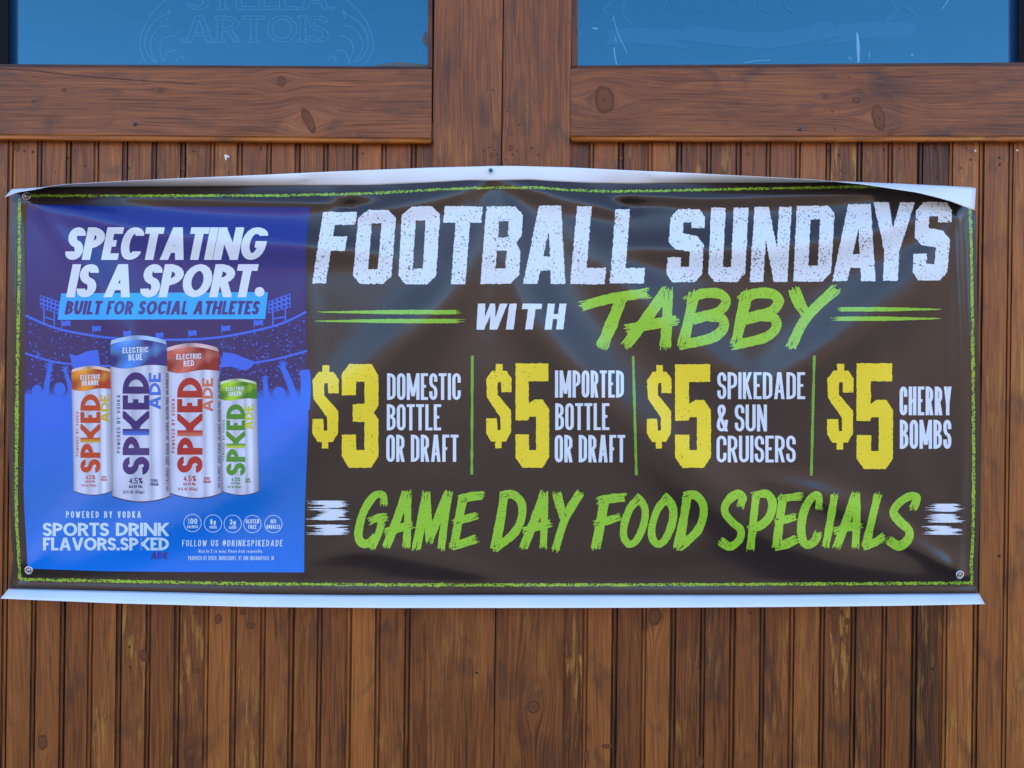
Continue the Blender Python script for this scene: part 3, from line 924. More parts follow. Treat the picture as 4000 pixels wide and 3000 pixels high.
GS = 4.0; GX0, GY0 = -30.0, 680.0
_gx, _gy = np.meshgrid(np.arange(GX0, 3920, GS), np.arange(GY0, 2420, GS))
DG = depth_exact(_gx, _gy)
for _ in range(3):
    for ax in (0, 1):
        q = np.pad(DG, [(1, 1) if a == ax else (0, 0) for a in (0, 1)], mode='edge')
        DG = 0.5 * DG + 0.25 * (np.take(q, range(0, DG.shape[ax]), ax) + np.take(q, range(2, DG.shape[ax] + 2), ax))
DGY, DGX = np.gradient(DG, GS)
def sample(A, px, py):
    fx_ = np.clip((np.asarray(px, float) - GX0) / GS, 0, A.shape[1] - 1.001); fy_ = np.clip((np.asarray(py, float) - GY0) / GS, 0, A.shape[0] - 1.001)
    ix = fx_.astype(int); iy = fy_.astype(int); tx_ = fx_ - ix; ty_ = fy_ - iy
    return (A[iy, ix] * (1 - tx_) + A[iy, ix + 1] * tx_) * (1 - ty_) + (A[iy + 1, ix] * (1 - tx_) + A[iy + 1, ix + 1] * tx_) * ty_
def depth(px, py): return sample(DG, px, py)

def drape(V, off=0.0):
    V = np.asarray(V, float)
    d = depth(V[:, 0], V[:, 1])
    gx = sample(DGX, V[:, 0], V[:, 1]) / S
    gz = -sample(DGY, V[:, 0], V[:, 1]) / S
    nrm = np.stack([-gx, -np.ones_like(gx), -gz], 1)
    nrm /= np.linalg.norm(nrm, axis=1)[:, None]
    k = 1 - (d + off) / D
    W = np.stack([(V[:, 0] - 2000) * S * k, -(d + off), Z0 + (1500 - V[:, 1]) * S * k], 1)
    return W, nrm

def curve(pts):
    xs = [p[0] for p in pts]; ys = [p[1] for p in pts]
    return lambda x: np.interp(x, xs, ys)

banner = empty("banner", "long black vinyl banner with blue advert panel, white headline and yellow prices", "banner", loc=(0, -0.02, 0.7))

class Print:
    """ink printed on the banner: triangulated outlines draped over the sheet"""
    def __init__(s): s.V = []; s.F = []; s.C = []; s.N = []; s.n = 0
    def raw(s, V, F, col, off):
        if len(V) == 0: return
        W, nr = drape(V, off)
        W = [tuple(x) for x in W]
        F2 = []
        for f in F:
            a = V[f[0]]; b = V[f[1]]; c = V[f[2]]
            cr = (b[0] - a[0]) * (c[1] - a[1]) - (b[1] - a[1]) * (c[0] - a[0])
            if abs(cr) < 1e-7: continue
            F2.append([s.n + i for i in (f[::-1] if cr > 0 else f)])
        s.V += W; s.N += list(nr); s.F += F2
        if callable(col): s.C += [col(x, y) for x, y in V]
        else: s.C += [col] * len(W)
        s.n += len(W)
    def shape(s, add, col, off=0.0003, sub=(), cell=11.0, rough=0.0):
        V, F = triangulate(add, sub, cell, rough)
        if len(F): s.raw(np.asarray(V), F, col, off)
    def text(s, txt, x0, x1, ytop, ybase, col, tx, ty, r, gap, space=0.5, shear=0.0, off=0.0003, chamfer=False, seg=5, rough=0.0, yshift=0.0):
        H = ybase - ytop
        L = x1 - x0 - 0.0
        for gl in text_polys(txt, (x0, ybase), (1, yshift / max(1, L)), (shear, -1), L, H, tx * H, ty * H, r * H, gap * H, space, chamfer, seg):
            s.shape(gl, col, off, rough=rough)
    def vtext(s, txt, xl, xr, ytop, ybot, col, tx, ty, r, gap, space=0.5, off=0.0005, seg=4):
        """reads upwards: letter tops point left"""
        H = xr - xl
        for gl in text_polys(txt, (xr, ybot), (0, -1), (-1, 0), ybot - ytop, H, tx * H, ty * H, r * H, gap * H, space, False, seg):
            s.shape(gl, col, off)
    def build(s, name, parent, mat=None):
        me = bpy.data.meshes.new(name)
        me.from_pydata(s.V, [], s.F)
        me.materials.append(mat or M_INK)
        me.polygons.foreach_set("use_smooth", [True] * len(me.polygons))
        at = me.color_attributes.new("tint", 'FLOAT_COLOR', 'POINT')
        at.data.foreach_set("color", np.array(s.C, dtype=np.float32).ravel())
        me.update()
        me.normals_split_custom_set_from_vertices([tuple(x) for x in s.N])
        return link(name, me, parent)

H_LINE = [(30, 745), (47, 738), (90, 737), (190, 730), (1000, 727), (1452, 723), (1678, 713), (1830, 704), (1904, 705), (2068, 702), (2181, 709), (2317, 715), (2452, 717.5), (2600, 716.5), (3000, 714.5), (3180, 713), (3290, 709), (3480, 716), (3680, 725), (3800, 732), (3815, 735)]
F_LINE = [(18, 771), (68, 751), (97, 747), (150, 738), (190, 728), (253, 720), (452, 709), (669, 698), (1000, 684), (1300, 670), (1678, 655), (1917, 649), (2000, 648), (2226, 654), (2452, 665), (2678, 675), (3000, 692), (3180, 702), (3290, 712), (3362, 719), (3452, 732), (3542, 746), (3583, 752), (3655, 770), (3719, 788), (3768, 808), (3807, 821)]
B_LINE = [(30, 2299), (452, 2309), (1000, 2321), (1400, 2325), (2000, 2324), (3000, 2324), (3400, 2321), (3826, 2318)]
G_LINE = [(2, 2338), (452, 2357), (1000, 2371), (1500, 2375), (2000, 2375), (2500, 2374), (3000, 2371.5), (3500, 2366.5), (3847, 2360)]
L_EDGE = [(736, 46), (770, 44), (900, 38), (1152, 34), (1450, 30), (1750, 33), (2035, 41), (2153, 47), (2171, 52), (2243, 43), (2299, 34)]
R_EDGE = [(735, 3800), (821, 3808), (836, 3813), (1062, 3816), (1288, 3820), (1423, 3827), (1671, 3831), (1942, 3831), (2150, 3822), (2230, 3819), (2307, 3819), (2318, 3824)]
hl, fl, blc, glc, le, re = curve(H_LINE), curve(F_LINE), curve(B_LINE), curve(G_LINE), curve(L_EDGE), curve(R_EDGE)

NU, NV = 600, 260
us = np.linspace(0, 1, NU + 1); vs_ = np.linspace(0, 1, NV + 1)
U, Vv = np.meshgrid(us, vs_)
PY0 = 735 + Vv * (2318 - 735)
X = le(PY0) * (1 - U) + re(PY0) * U
for _ in range(2):
    Y = hl(X) * (1 - Vv) + blc(X) * Vv
    X = le(Y) * (1 - U) + re(Y) * U
VV = np.stack([X.ravel(), Y.ravel()], 1)
FF = []
for j in range(NV):
    for i in range(NU):
        a = j * (NU + 1) + i
        FF.append([a, a + NU + 1, a + NU + 2, a + 1])
W_, N_ = drape(VV, 0.0)
me = bpy.data.meshes.new("vinyl_sheet")
# a second skin behind gives the sheet its thickness
n0 = len(W_)
Wb = W_ - N_ * 0.0005
border = [i for i in range(NU + 1)] + [j * (NU + 1) + NU for j in range(1, NV + 1)] + [NV * (NU + 1) + i for i in range(NU - 1, -1, -1)] + [j * (NU + 1) for j in range(NV - 1, 0, -1)]
allF = FF + [[n0 + i for i in f[::-1]] for f in FF] + [[border[k], border[(k + 1) % len(border)], n0 + border[(k + 1) % len(border)], n0 + border[k]] for k in range(len(border))]
me.from_pydata([tuple(x) for x in W_] + [tuple(x) for x in Wb], [], allF)
me.materials.append(M_BLACK); me.materials.append(M_WHITE)
mi = np.zeros(len(allF), np.int32); mi[len(FF):2 * len(FF)] = 1
me.polygons.foreach_set("material_index", mi)
me.polygons.foreach_set("use_smooth", [True] * len(allF))
me.update()
me.normals_split_custom_set_from_vertices([tuple(x) for x in N_] + [tuple(-x) for x in N_])
link("vinyl_sheet", me, banner)

# white unprinted margins: the top one stands up and curls forward at both ends, the bottom one juts out
def margin(name, rows, mats=(M_WHITE,)):
    """rows: list of lists of world points, hinge to free edge"""
    mb = MB()
    nr, nc = len(rows), len(rows[0])
    v = [p for r in rows for p in r]
    F = [[j * nc + i, (j + 1) * nc + i, (j + 1) * nc + i + 1, j * nc + i + 1] for j in range(nr - 1) for i in range(nc - 1)]
    mb.add(v, F, 0, smooth=True)
    o = mb.build(name, list(mats), banner)
    md = o.modifiers.new("thickness", 'SOLIDIFY'); md.thickness = 0.0005; md.offset = 0
    return o

nx_ = 160
rows = []
ts = np.linspace(0, 1, nx_ + 1)
hx = 47 + (3812 - 47) * ts
fx = 18 + (3807 - 18) * ts
# extra reach towards the camera of the free edge, mm
reach = curve([(18, 26), (97, 32), (190, 42), (320, 40), (500, 32), (900, 20), (1300, 9), (1700, 1), (1917, -1), (2200, 1), (2500, 10), (2800, 22), (3050, 34), (3290, 42), (3450, 40), (3640, 34), (3807, 28)])
for j in range(9):
    t = j / 8
    row = []
    for i in range(nx_ + 1):
        hy = float(hl(hx[i])); fy = float(fl(fx[i]))
        x = hx[i] * (1 - t) + fx[i] * t
        y = hy * (1 - t) + fy * t
        d0 = float(depth(hx[i], hy)) + 0.0004
        bow = math.sin(math.pi * t) * 0.004 * (1 if reach(x) > 12 else 0.3)
        row.append(P(x, y, d0 + t * float(reach(fx[i])) / 1000 + bow + t * 0.0012 * (math.sin(x / 61.0) + math.sin(x / 27.0 + 1) * 0.5)))
    rows.append(row)
margin("top_margin", rows)
rows = []
for j in range(6):
    t = j / 5
    row = []
    for i in range(nx_ + 1):
        xa = 34 + (3824 - 34) * ts[i]; xb = 2 + (3847 - 2) * ts[i]
        ya = float(blc(xa)); yb = float(glc(xb))
        d0 = float(depth(xa, ya)) + 0.0004
        row.append(P(xa * (1 - t) + xb * t, ya * (1 - t) + yb * t, d0 + 0.026 * t + 0.002 * math.sin(math.pi * t) + t * 0.0012 * (math.sin(xa / 83.0) + 0.6 * math.sin(xa / 31.0 + 2))))
    rows.append(row)
margin("bottom_margin", rows)

# ------------------------------------------------------------------ print colours
WHITE = (0.70, 0.77, 0.80, 0.0)
WHITE_D = (0.70, 0.77, 0.80, 0.66)
YEL = (0.88, 0.68, 0.022, 0.50)
GRN = (0.30, 0.60, 0.030, 0.12)
GRN_D = (0.27, 0.47, 0.022, 0.90)
INDIGO = (0.030, 0.022, 0.165, 0)
BLUE = (0.030, 0.115, 0.62, 0)
CYAN = (0.0, 0.40, 1.0, 0)

# border stripes
def ribbon(top, bot, x0, x1, vertical=False):
    pass
def stripe(ctr, wid, n):
    pts = smooth_poly(ctr, 6)
    return strip(pts, False, wid)
for ctr, wid in (([(112, 764), (500, 764), (1000, 764), (1172, 762), (1452, 755), (1678, 742), (1850, 735), (2000, 733), (2100, 733), (2226, 742), (2407, 747), (2678, 743), (3000, 736), (3450, 728)], 14),
                 ([(76, 2263), (452, 2270), (700, 2275), (1000, 2280), (1500, 2284), (2000, 2285), (2500, 2284), (3000, 2282), (3500, 2279), (3800, 2277)], 17),
                 ([(76, 775), (75, 900), (74, 1100), (69, 1400), (65, 1700), (64, 2000), (72, 2150), (77, 2262)], 18),
                 ([(3789, 812), (3795, 1016), (3799, 1290), (3802, 1600), (3803, 1900), (3800, 2100), (3794, 2200), (3796, 2275)], 18)):
    p = Print()
    pts = smooth_poly(ctr, 10)
    wd = [wid * random.uniform(0.8, 1.12) for _ in pts]
    p.shape(strip(pts, False, wid, widths=[q * 0.70 for q in wd]), GRN_D, 0.0003, rough=1.3)
    p.build("border_stripe", banner)

# ------------------------------------------------------------------ block lettering
BLK = {
 'F': ([(0, 0), (.40, 0), (.40, .455), (.82, .455), (.82, .66), (.40, .66), (.40, .82), (1, .82), (1, 1), (0, 1)], []),
 'O': ([(0, .11), (.2, 0), (.80, 0), (1, .11), (1, .89), (.78, 1), (.25, 1), (0, .89)], [[(.37, .20), (.63, .20), (.63, .82), (.37, .82)]]),
 'T': ([(.32, 0), (.70, 0), (.70, .79), (1, .79), (1, 1), (0, 1), (0, .79), (.32, .79)], []),
 'B': ([(0, 0), (.78, 0), (1, .11), (1, .42), (.87, .525), (1, .63), (1, .89), (.78, 1), (0, 1)], [[(.37, .6), (.63, .6), (.63, .81), (.37, .81)], [(.37, .2), (.63, .2), (.63, .43), (.37, .43)]]),
 'A': ([(0, 0), (.34, 0), (.39, .17), (.63, .17), (.66, 0), (1, 0), (.76, 1), (.24, 1)], [[(.43, .35), (.59, .35), (.515, .68)]]),
 'L': ([(0, 0), (1, 0), (1, .21), (.43, .21), (.43, 1), (0, 1)], []),
 'S': ([(0, .11), (.17, 0), (.80, 0), (1, .11), (1, .52), (.80, .63), (.38, .67), (.38, .82), (.62, .82), (.62, .74), (1, .74), (1, .89), (.82, 1), (.2, 1), (0, .89), (0, .55), (.2, .45), (.62, .42), (.62, .21), (.38, .21), (.38, .34), (0, .34)], []),
 'U': ([(0, .11), (.18, 0), (.80, 0), (1, .11), (1, 1), (.61, 1), (.61, .20), (.39, .20), (.39, 1), (0, 1)], []),
 'N': ([(0, 0), (.36, 0), (.36, .56), (.64, 0), (1, 0), (1, 1), (.66, 1), (.66, .46), (.38, 1), (0, 1)], []),
 'D': ([(0, 0), (.78, 0), (1, .12), (1, .90), (.82, 1), (0, 1)], [[(.38, .21), (.63, .21), (.63, .82), (.38, .82)]]),
 'Y': ([(.32, 0), (.68, 0), (.68, .38), (1, 1), (.64, 1), (.5, .66), (.37, 1), (0, 1), (.32, .38)], []),
 '3': ([(0, .11), (.2, 0), (.8, 0), (1, .11), (1, .47), (.87, .53), (1, .6), (1, .89), (.82, 1), (.2, 1), (0, .9), (0, .7), (.38, .7), (.40, .83), (.62, .83), (.62, .62), (.30, .61), (.30, .445), (.62, .44), (.62, .17), (.40, .17), (.38, .32), (0, .32)], []),
 '5': ([(0, .455), (.38, .455), (.41, .49), (.61, .49), (.61, .17), (.40, .17), (.40, .32), (0, .32), (0, .1), (.2, 0), (.8, 0), (1, .1), (1, .56), (.81, .655), (.56, .655), (.39, .615), (.39, .83), (.98, .83), (.98, 1), (0, 1)], []),
 '$': ([(.36, 0), (.61, 0), (.61, .08), (.78, .08), (.98, .19), (.98, .45), (.45, .64), (.45, .76), (.47, .785), (.59, .785), (.60, .665), (1, .665), (1, .83), (.80, .92), (.65, .92), (.65, 1), (.38, 1), (.38, .92), (.24, .92), (0, .82), (.04, .6), (.56, .37), (.57, .23), (.55, .215), (.44, .215), (.42, .355), (0, .355), (0, .18), (.2, .08), (.36, .08)], []),
 'W': ([(.02, 1), (.10, 0), (.36, 0), (.51, .55), (.56, 0), (.82, 0), (1.04, 1), (.78, 1), (.70, .45), (.62, 1), (.44, 1), (.33, .45), (.28, 1)], []),
 'I': ([(0, 0), (1, 0), (1, 1), (0, 1)], []),
 'H': ([(0, 0), (.38, 0), (.38, .4), (.62, .4), (.62, 0), (1, 0), (1, 1), (.62, 1), (.62, .6), (.38, .6), (.38, 1), (0, 1)], []),
}
def block(pr, ch, bl_, br_, tl_, tr_, ytop, ybase, col, off=0.0003, rough=0.7, ytop2=None, ybase2=None):
    add, subs = BLK[ch]
    yt2 = ytop if ytop2 is None else ytop2
    yb2 = ybase if ybase2 is None else ybase2
    def mp(u, v):
        xb = bl_ + (br_ - bl_) * u; xt = tl_ + (tr_ - tl_) * u
        yb = ybase + (yb2 - ybase) * u; yt = ytop + (yt2 - ytop) * u
        return (xb + (xt - xb) * v, yb + (yt - yb) * v)
    pr.shape([[mp(*q) for q in add]], col, off, [[mp(*q) for q in sp] for sp in subs], rough=rough)

p = Print()
for a in [('F', 1220, 1352, 1262, 1395, 828, 1107), ('O', 1377, 1527, 1402, 1549, 820, 1109), ('O', 1554, 1701, 1572, 1722, 806, 1110), ('T', 1714, 1862, 1737, 1885, 806, 1110), ('B', 1876, 2025, 1901, 2045, 806, 1109),
          ('A', 2043, 2208, 2066, 2231, 803, 1109), ('L', 2227, 2362, 2254, 2389, 806, 1110), ('L', 2382, 2515, 2404, 2537, 818, 1107), ('S', 2601, 2741, 2622, 2756, 817, 1102), ('U', 2765, 2909, 2778, 2924, 811, 1101),
          ('N', 2929, 3075, 2948, 3093, 808, 1101), ('D', 3099, 3244, 3112, 3262, 804, 1100), ('A', 3251, 3420, 3273, 3442, 797, 1098), ('Y', 3397, 3559, 3412, 3574, 790, 1097), ('S', 3563, 3698, 3580, 3722, 789, 1095)]:
    block(p, a[0], *a[1:], WHITE_D, off=0.0006, rough=1.0)
p.build("headline_lettering", banner)

p = Print()
for a in [('W', 1850, 1962, 1864, 1978, 1186, 1288), ('I', 1976, 2006, 1990, 2019, 1186, 1287), ('T', 2027, 2104, 2041, 2118, 1186, 1287), ('H', 2127, 2200, 2140, 2213, 1186, 1287)]:
    block(p, a[0], *a[1:], (0.70, 0.77, 0.80, 0.25), rough=0.4)
p.build("small_word_lettering", banner)

# ------------------------------------------------------------------ brush lettering
def brush(pr, pts, w, col, seed, z=(2000, 1900), k=1 / 2.212, off=0.0003, ends=(1, 1), close=False):
    rnd = random.Random(seed)
    pts = [(z[0] + x * k, z[1] + y * k) for x, y in pts]
    w = w * k
    sp = smooth_poly(pts, max(4, int(w / 4))) if len(pts) > 2 else [(pts[0][0] + (pts[1][0] - pts[0][0]) * i / 12, pts[0][1] + (pts[1][1] - pts[0][1]) * i / 12) for i in range(13)]
    n = len(sp)
    wd = []
    cur = 1.0
    for i in range(n):
        cur += rnd.uniform(-0.07, 0.07); cur = min(1.12, max(0.9, cur)); wd.append(w * cur)
    add = strip(sp, close, w, widths=wd)
    sub = []
    for e, flag in ((0, ends[0]), (1, ends[1])):
        if not flag or close: continue
        a = sp[0] if e == 0 else sp[-1]; b = sp[2] if e == 0 else sp[-3]
        l = math.hypot(a[0] - b[0], a[1] - b[1]) or 1
        dx, dy = (a[0] - b[0]) / l, (a[1] - b[1]) / l
        nx, ny = -dy, dx
        m = 6
        for q in range(m):
            c = (q + 0.5) / m - 0.5
            hw = w / m * rnd.uniform(0.35, 0.62)
            ln = w * rnd.uniform(0.0, 0.42) * flag
            cx, cy = a[0] + nx * c * w * 1.04, a[1] + ny * c * w * 1.04
            add.append([(cx - nx * hw - dx * 4, cy - ny * hw - dy * 4), (cx + nx * hw - dx * 4, cy + ny * hw - dy * 4), (cx + nx * hw * .5 + dx * ln, cy + ny * hw * .5 + dy * ln), (cx - nx * hw * .4 + dx * ln * .9, cy - ny * hw * .4 + dy * ln * .9)])
        for q in range(2):
            c = rnd.uniform(-0.42, 0.42); ln = w * rnd.uniform(0.35, 1.0); st = rnd.uniform(-0.1, 0.25) * w
            cx, cy = a[0] + nx * c * w - dx * st, a[1] + ny * c * w - dy * st
            sub.append([(cx + nx * 1.3, cy + ny * 1.3), (cx - dx * ln, cy - dy * ln), (cx - nx * 1.3, cy - ny * 1.3), (cx + dx * ln * .2, cy + dy * ln * .2)])
    return add, sub

def brush_word(pr, strokes, col, z, seed, off=0.0003):
    """strokes of one letter are merged into one outline"""
    add, sub = [], []
    for i, sk in enumerate(strokes):
        pts, w = sk[0], sk[1]
        close = len(sk) > 2 and sk[2] == 'c'
        ends = sk[3] if len(sk) > 3 else (1, 1)
        a, b = brush(pr, pts, w, col, seed * 31 + i, z, ends=ends, close=close)
        add += a; sub += b
    pr.shape(add, col, off, sub, rough=0.6)

z = (2000, 700)
p = Print()
B_ = lambda dx, dy=0: [([(1575 + dx, 985 + dy), (1530 + dx, 1200 + dy), (1480 + dx, 1420 + dy)], 95), ([(1520 + dx, 1050 + dy), (1640 + dx, 990 + dy), (1790 + dx, 990 + dy), (1850 + dx, 1055 + dy), (1790 + dx, 1140 + dy), (1640 + dx, 1190 + dy), (1560 + dx, 1210 + dy)], 88, '', (1, 0)), ([(1700 + dx, 1180 + dy), (1810 + dx, 1200 + dy), (1830 + dx, 1280 + dy), (1750 + dx, 1360 + dy), (1600 + dx, 1405 + dy), (1460 + dx, 1430 + dy)], 90, '', (0, 1))]
brush_word(p, [([(610, 1095), (880, 1025), (1165, 985)], 92), ([(945, 1030), (860, 1250), (775, 1450)], 104)], GRN, z, 1)
brush_word(p, [([(1330, 965), (1180, 1180), (990, 1430)], 92), ([(1345, 965), (1340, 1200), (1325, 1445)], 92), ([(990, 1295), (1200, 1255), (1420, 1220)], 82)], GRN, z, 2)
brush_word(p, B_(0), GRN, z, 3)
brush_word(p, B_(453, 0), GRN, z, 4)
z = (3000, 700)
brush_word(p, [([(225, 955), (270, 1070), (320, 1150)], 96), ([(585, 950), (400, 1120), (290, 1260), (200, 1450)], 94)], GRN, z, 5)
p.build("name_lettering", banner)

p = Print()
z = (1000, 1900)
W6 = 74
brush_word(p, [([(1105, 150), (1095, 75), (1020, 85), (930, 220), (885, 400), (910, 485), (975, 490), (1040, 430)], 66, '', (1, 0)), ([(985, 300), (1060, 270), (1125, 265)], 66), ([(1090, 290), (1055, 420), (1005, 530)], 62)], GRN, z, 11)
brush_word(p, [([(1295, 50), (1220, 280), (1125, 525)], 70), ([(1310, 50), (1310, 300), (1300, 520)], 66), ([(1120, 395), (1240, 360), (1345, 330)], 66)], GRN, z, 12)
brush_word(p, [([(1470, 60), (1430, 300), (1385, 535)], 70), ([(1475, 70), (1490, 280), (1495, 470)], 66), ([(1655, 60), (1570, 280), (1500, 470)], 66), ([(1665, 60), (1630, 300), (1600, 535)], 68)], GRN, z, 13)
brush_word(p, [([(1790, 90), (1750, 300), (1710, 520)], 80), ([(1765, 110), (1860, 88), (1955, 78)], 70), ([(1720, 305), (1810, 280), (1900, 255)], 66), ([(1695, 520), (1790, 490), (1895, 455)], 74)], GRN, z, 14)
brush_word(p, [([(2145, 70), (2110, 300), (2065, 535)], 80), ([(2125, 80), (2220, 70), (2295, 150), (2290, 290), (2215, 420), (2070, 530)], 76)], GRN, z, 15)
z = (2000, 1900)
brush_word(p, [([(275, 60), (195, 290), (100, 525)], 70), ([(278, 60), (278, 300), (270, 525)], 66), ([(100, 385), (220, 350), (330, 320)], 66)], GRN, z, 16)
brush_word(p, [([(388, 60), (415, 170), (450, 270)], 72), ([(590, 55), (500, 200), (440, 330), (375, 545)], 72)], GRN, z, 17)
brush_word(p, [([(800, 110), (765, 320), (722, 535)], 74), ([(750, 125), (860, 105), (970, 95)], 74), ([(725, 325), (830, 295), (920, 265)], 66)], GRN, z, 18)
for dx, sd in ((0, 19), (243, 20)):
    brush_word(p, [([(1095 + dx, 105), (1020 + dx, 190), (970 + dx, 330), (968 + dx, 440), (1015 + dx, 500), (1080 + dx, 460), (1140 + dx, 320), (1148 + dx, 190), (1095 + dx, 105), (1090 + dx, 108)], 68, '', (0.4, 0.2))], GRN, z, sd)
brush_word(p, [([(1515, 80), (1480, 300), (1435, 530)], 78), ([(1490, 85), (1580, 75), (1648, 150), (1650, 270), (1590, 400), (1440, 525)], 76)], GRN, z, 21)
brush_word(p, [([(1975, 165), (1992, 90), (1935, 70), (1855, 140), (1840, 225), (1905, 310), (1975, 375), (1965, 460), (1885, 520), (1805, 475)], 72)], GRN, z, 22)
brush_word(p, [([(2110, 70), (2085, 300), (2060, 540)], 70), ([(2090, 80), (2200, 65), (2250, 140), (2230, 250), (2160, 330), (2060, 370)], 68)], GRN, z, 23)
z = (3000, 1900)
brush_word(p, [([(130, 90), (100, 300), (75, 520)], 80), ([(100, 110), (190, 95), (285, 85)], 66), ([(75, 305), (160, 285), (235, 262)], 62), ([(60, 520), (150, 500), (242, 455)], 76)], GRN, z, 24)
brush_word(p, [([(440, 185), (438, 85), (385, 90), (320, 190), (288, 340), (300, 465), (345, 505), (405, 470), (430, 410)], 66)], GRN, z, 25)
brush_word(p, [([(575, 75), (540, 290), (498, 520)], 66)], GRN, z, 26)
brush_word(p, [([(755, 65), (680, 290), (595, 520)], 70), ([(765, 65), (765, 300), (755, 525)], 64), ([(580, 385), (690, 355), (795, 330)], 66)], GRN, z, 27)
brush_word(p, [([(950, 70), (895, 300), (845, 520)], 72), ([(830, 515), (920, 485), (995, 440)], 76)], GRN, z, 28)
brush_word(p, [([(1255, 190), (1285, 100), (1225, 85), (1130, 145), (1085, 225), (1140, 305), (1215, 375), (1215, 450), (1135, 515), (1045, 465)], 74)], GRN, z, 29)
p.build("food_lettering", banner)

# paired green strokes beside the name
def hairline(pr, x0, x1, y, w, col, fat_right, seed, rough=0.5):
    rnd = random.Random(seed)
    n = 26
    pts, wd = [], []
    for i in range(n + 1):
        t = i / n
        q = t if fat_right else 1 - t
        pts.append((x0 + (x1 - x0) * t, y + rnd.uniform(-0.6, 0.6)))
        wd.append(w * (0.12 + 0.88 * min(1, (q / 0.55)) ** 0.8))
    add = strip(pts, False, w, widths=wd)
    e = x1 if fat_right else x0
    sg = 1 if fat_right else -1
    for k in range(4):
        yy = y + (k - 1.5) / 4 * w
        ln = rnd.uniform(8, 42)
        add.append([(e - sg * 4, yy - w / 9), (e + sg * ln, yy), (e - sg * 4, yy + w / 9)])
    pr.shape(add, col, 0.0003, rough=rough)
for (x0, x1, ya, yb, fr) in ((1243, 1780, 1219, 1254, True), (3285, 3676, 1208, 1245, False)):
    for i, y in enumerate((ya, yb)):
        p = Print()
        hairline(p, x0 - (12 if i else 0), x1, y, 17, (0.26, 0.56, 0.035, 0.15), fr, int(x0 + y))
        p.build("brush_stroke", banner)

# white dashes at both ends of the bottom line
def dash(x0, x1, y0, y1, seed, left):
    rnd = random.Random(seed)
    p = Print(); add = []
    n = 7
    for k in range(n):
        y = y0 + (y1 - y0) * (k + 0.5) / n
        h = (y1 - y0) / n * rnd.uniform(0.5, 0.85)
        a = x0 + (0 if left else rnd.uniform(0, 0.30) * (x1 - x0)) + (rnd.uniform(0, 60) if left and k not in (0, n - 1) else 0)
        b = x1 - rnd.uniform(0.0, 0.28) * (x1 - x0)
        m = (a + b) / 2
        add.append([(a, y), (a + (m - a) * .6, y - h * .8), (m, y - h), (b - (b - m) * .4, y - h * .8), (b, y), (b - (b - m) * .4, y + h * .7), (m, y + h), (a + (m - a) * .5, y + h * .5)])
    p.shape(add, (0.70, 0.77, 0.80, 0.3), 0.0003, rough=0.4)
    p.build("dash_mark", banner)
for i, a in enumerate([(1194, 1375, 1956, 1984), (1192, 1378, 1988, 2031), (1192, 1370, 2051, 2090)]): dash(*a, 50 + i, True)
for i, a in enumerate([(3604, 3770, 1968, 1998), (3599, 3779, 2008, 2041), (3585, 3772, 2055, 2089)]): dash(*a, 60 + i, False)

# ------------------------------------------------------------------ prices and offers
for (sx0, sx1, sy0, sy1), dg, (dx0, dx1, dy0, dy1) in (
        ((1220, 1323, 1427, 1752), '3', (1335, 1478, 1422, 1827)), ((1899, 1998, 1422, 1751), '5', (2014, 2145, 1420, 1827)),
        ((2527, 2623, 1426, 1752), '5', (2637, 2777, 1423, 1827)), ((3231, 3334, 1421, 1756), '5', (3346, 3488, 1419, 1832))):
    p = Print()
    block(p, '$', sx0, sx1, sx0, sx1, sy0, sy1, YEL)
    block(p, dg, dx0, dx1, dx0, dx1, dy0, dy1, YEL)
    p.build("price_lettering", banner)
CW = dict(tx=0.120, ty=0.105, r=0.16, gap=0.048, space=0.42)
for blockl in ([("DOMESTIC", 1512, 1800, 1458, 1562), ("BOTTLE", 1511, 1723, 1579, 1681), ("OR DRAFT", 1509, 1791, 1698, 1804)],
               [("IMPORTED", 2168, 2437, 1447, 1553), ("BOTTLE", 2169, 2380, 1575, 1680), ("OR DRAFT", 2167, 2442, 1699, 1806)],
               [("SPIKEDADE", 2802, 3145, 1454, 1559), ("& SUN", 2800, 2996, 1580, 1685), ("CRUISERS", 2799, 3108, 1702, 1806)],
               [("CHERRY", 3514, 3717, 1510, 1622), ("BOMBS", 3515, 3716, 1640, 1753)]):
    p = Print()
    for t_, x0, x1, y0, y1 in blockl: p.text(t_, x0, x1, y0, y1, (0.70, 0.77, 0.80, 0.10), **CW)
    p.build("offer_lettering", banner)
for (xa, ya), (xb, yb) in (((1845, 1389), (1843, 1854)), ((2473, 1391), (2486, 1856)), ((3181, 1389), (3169, 1858))):
    p = Print()
    n = 18
    pts = [(xa + (xb - xa) * i / n, ya + (yb - ya) * i / n) for i in range(n + 1)]
    p.shape(strip(pts, False, 10, widths=[random.uniform(8.0, 12) for _ in pts]), (0.17, 0.42, 0.035, 0.2), 0.0003, rough=0.5)
    p.build("divider_stripe", banner)

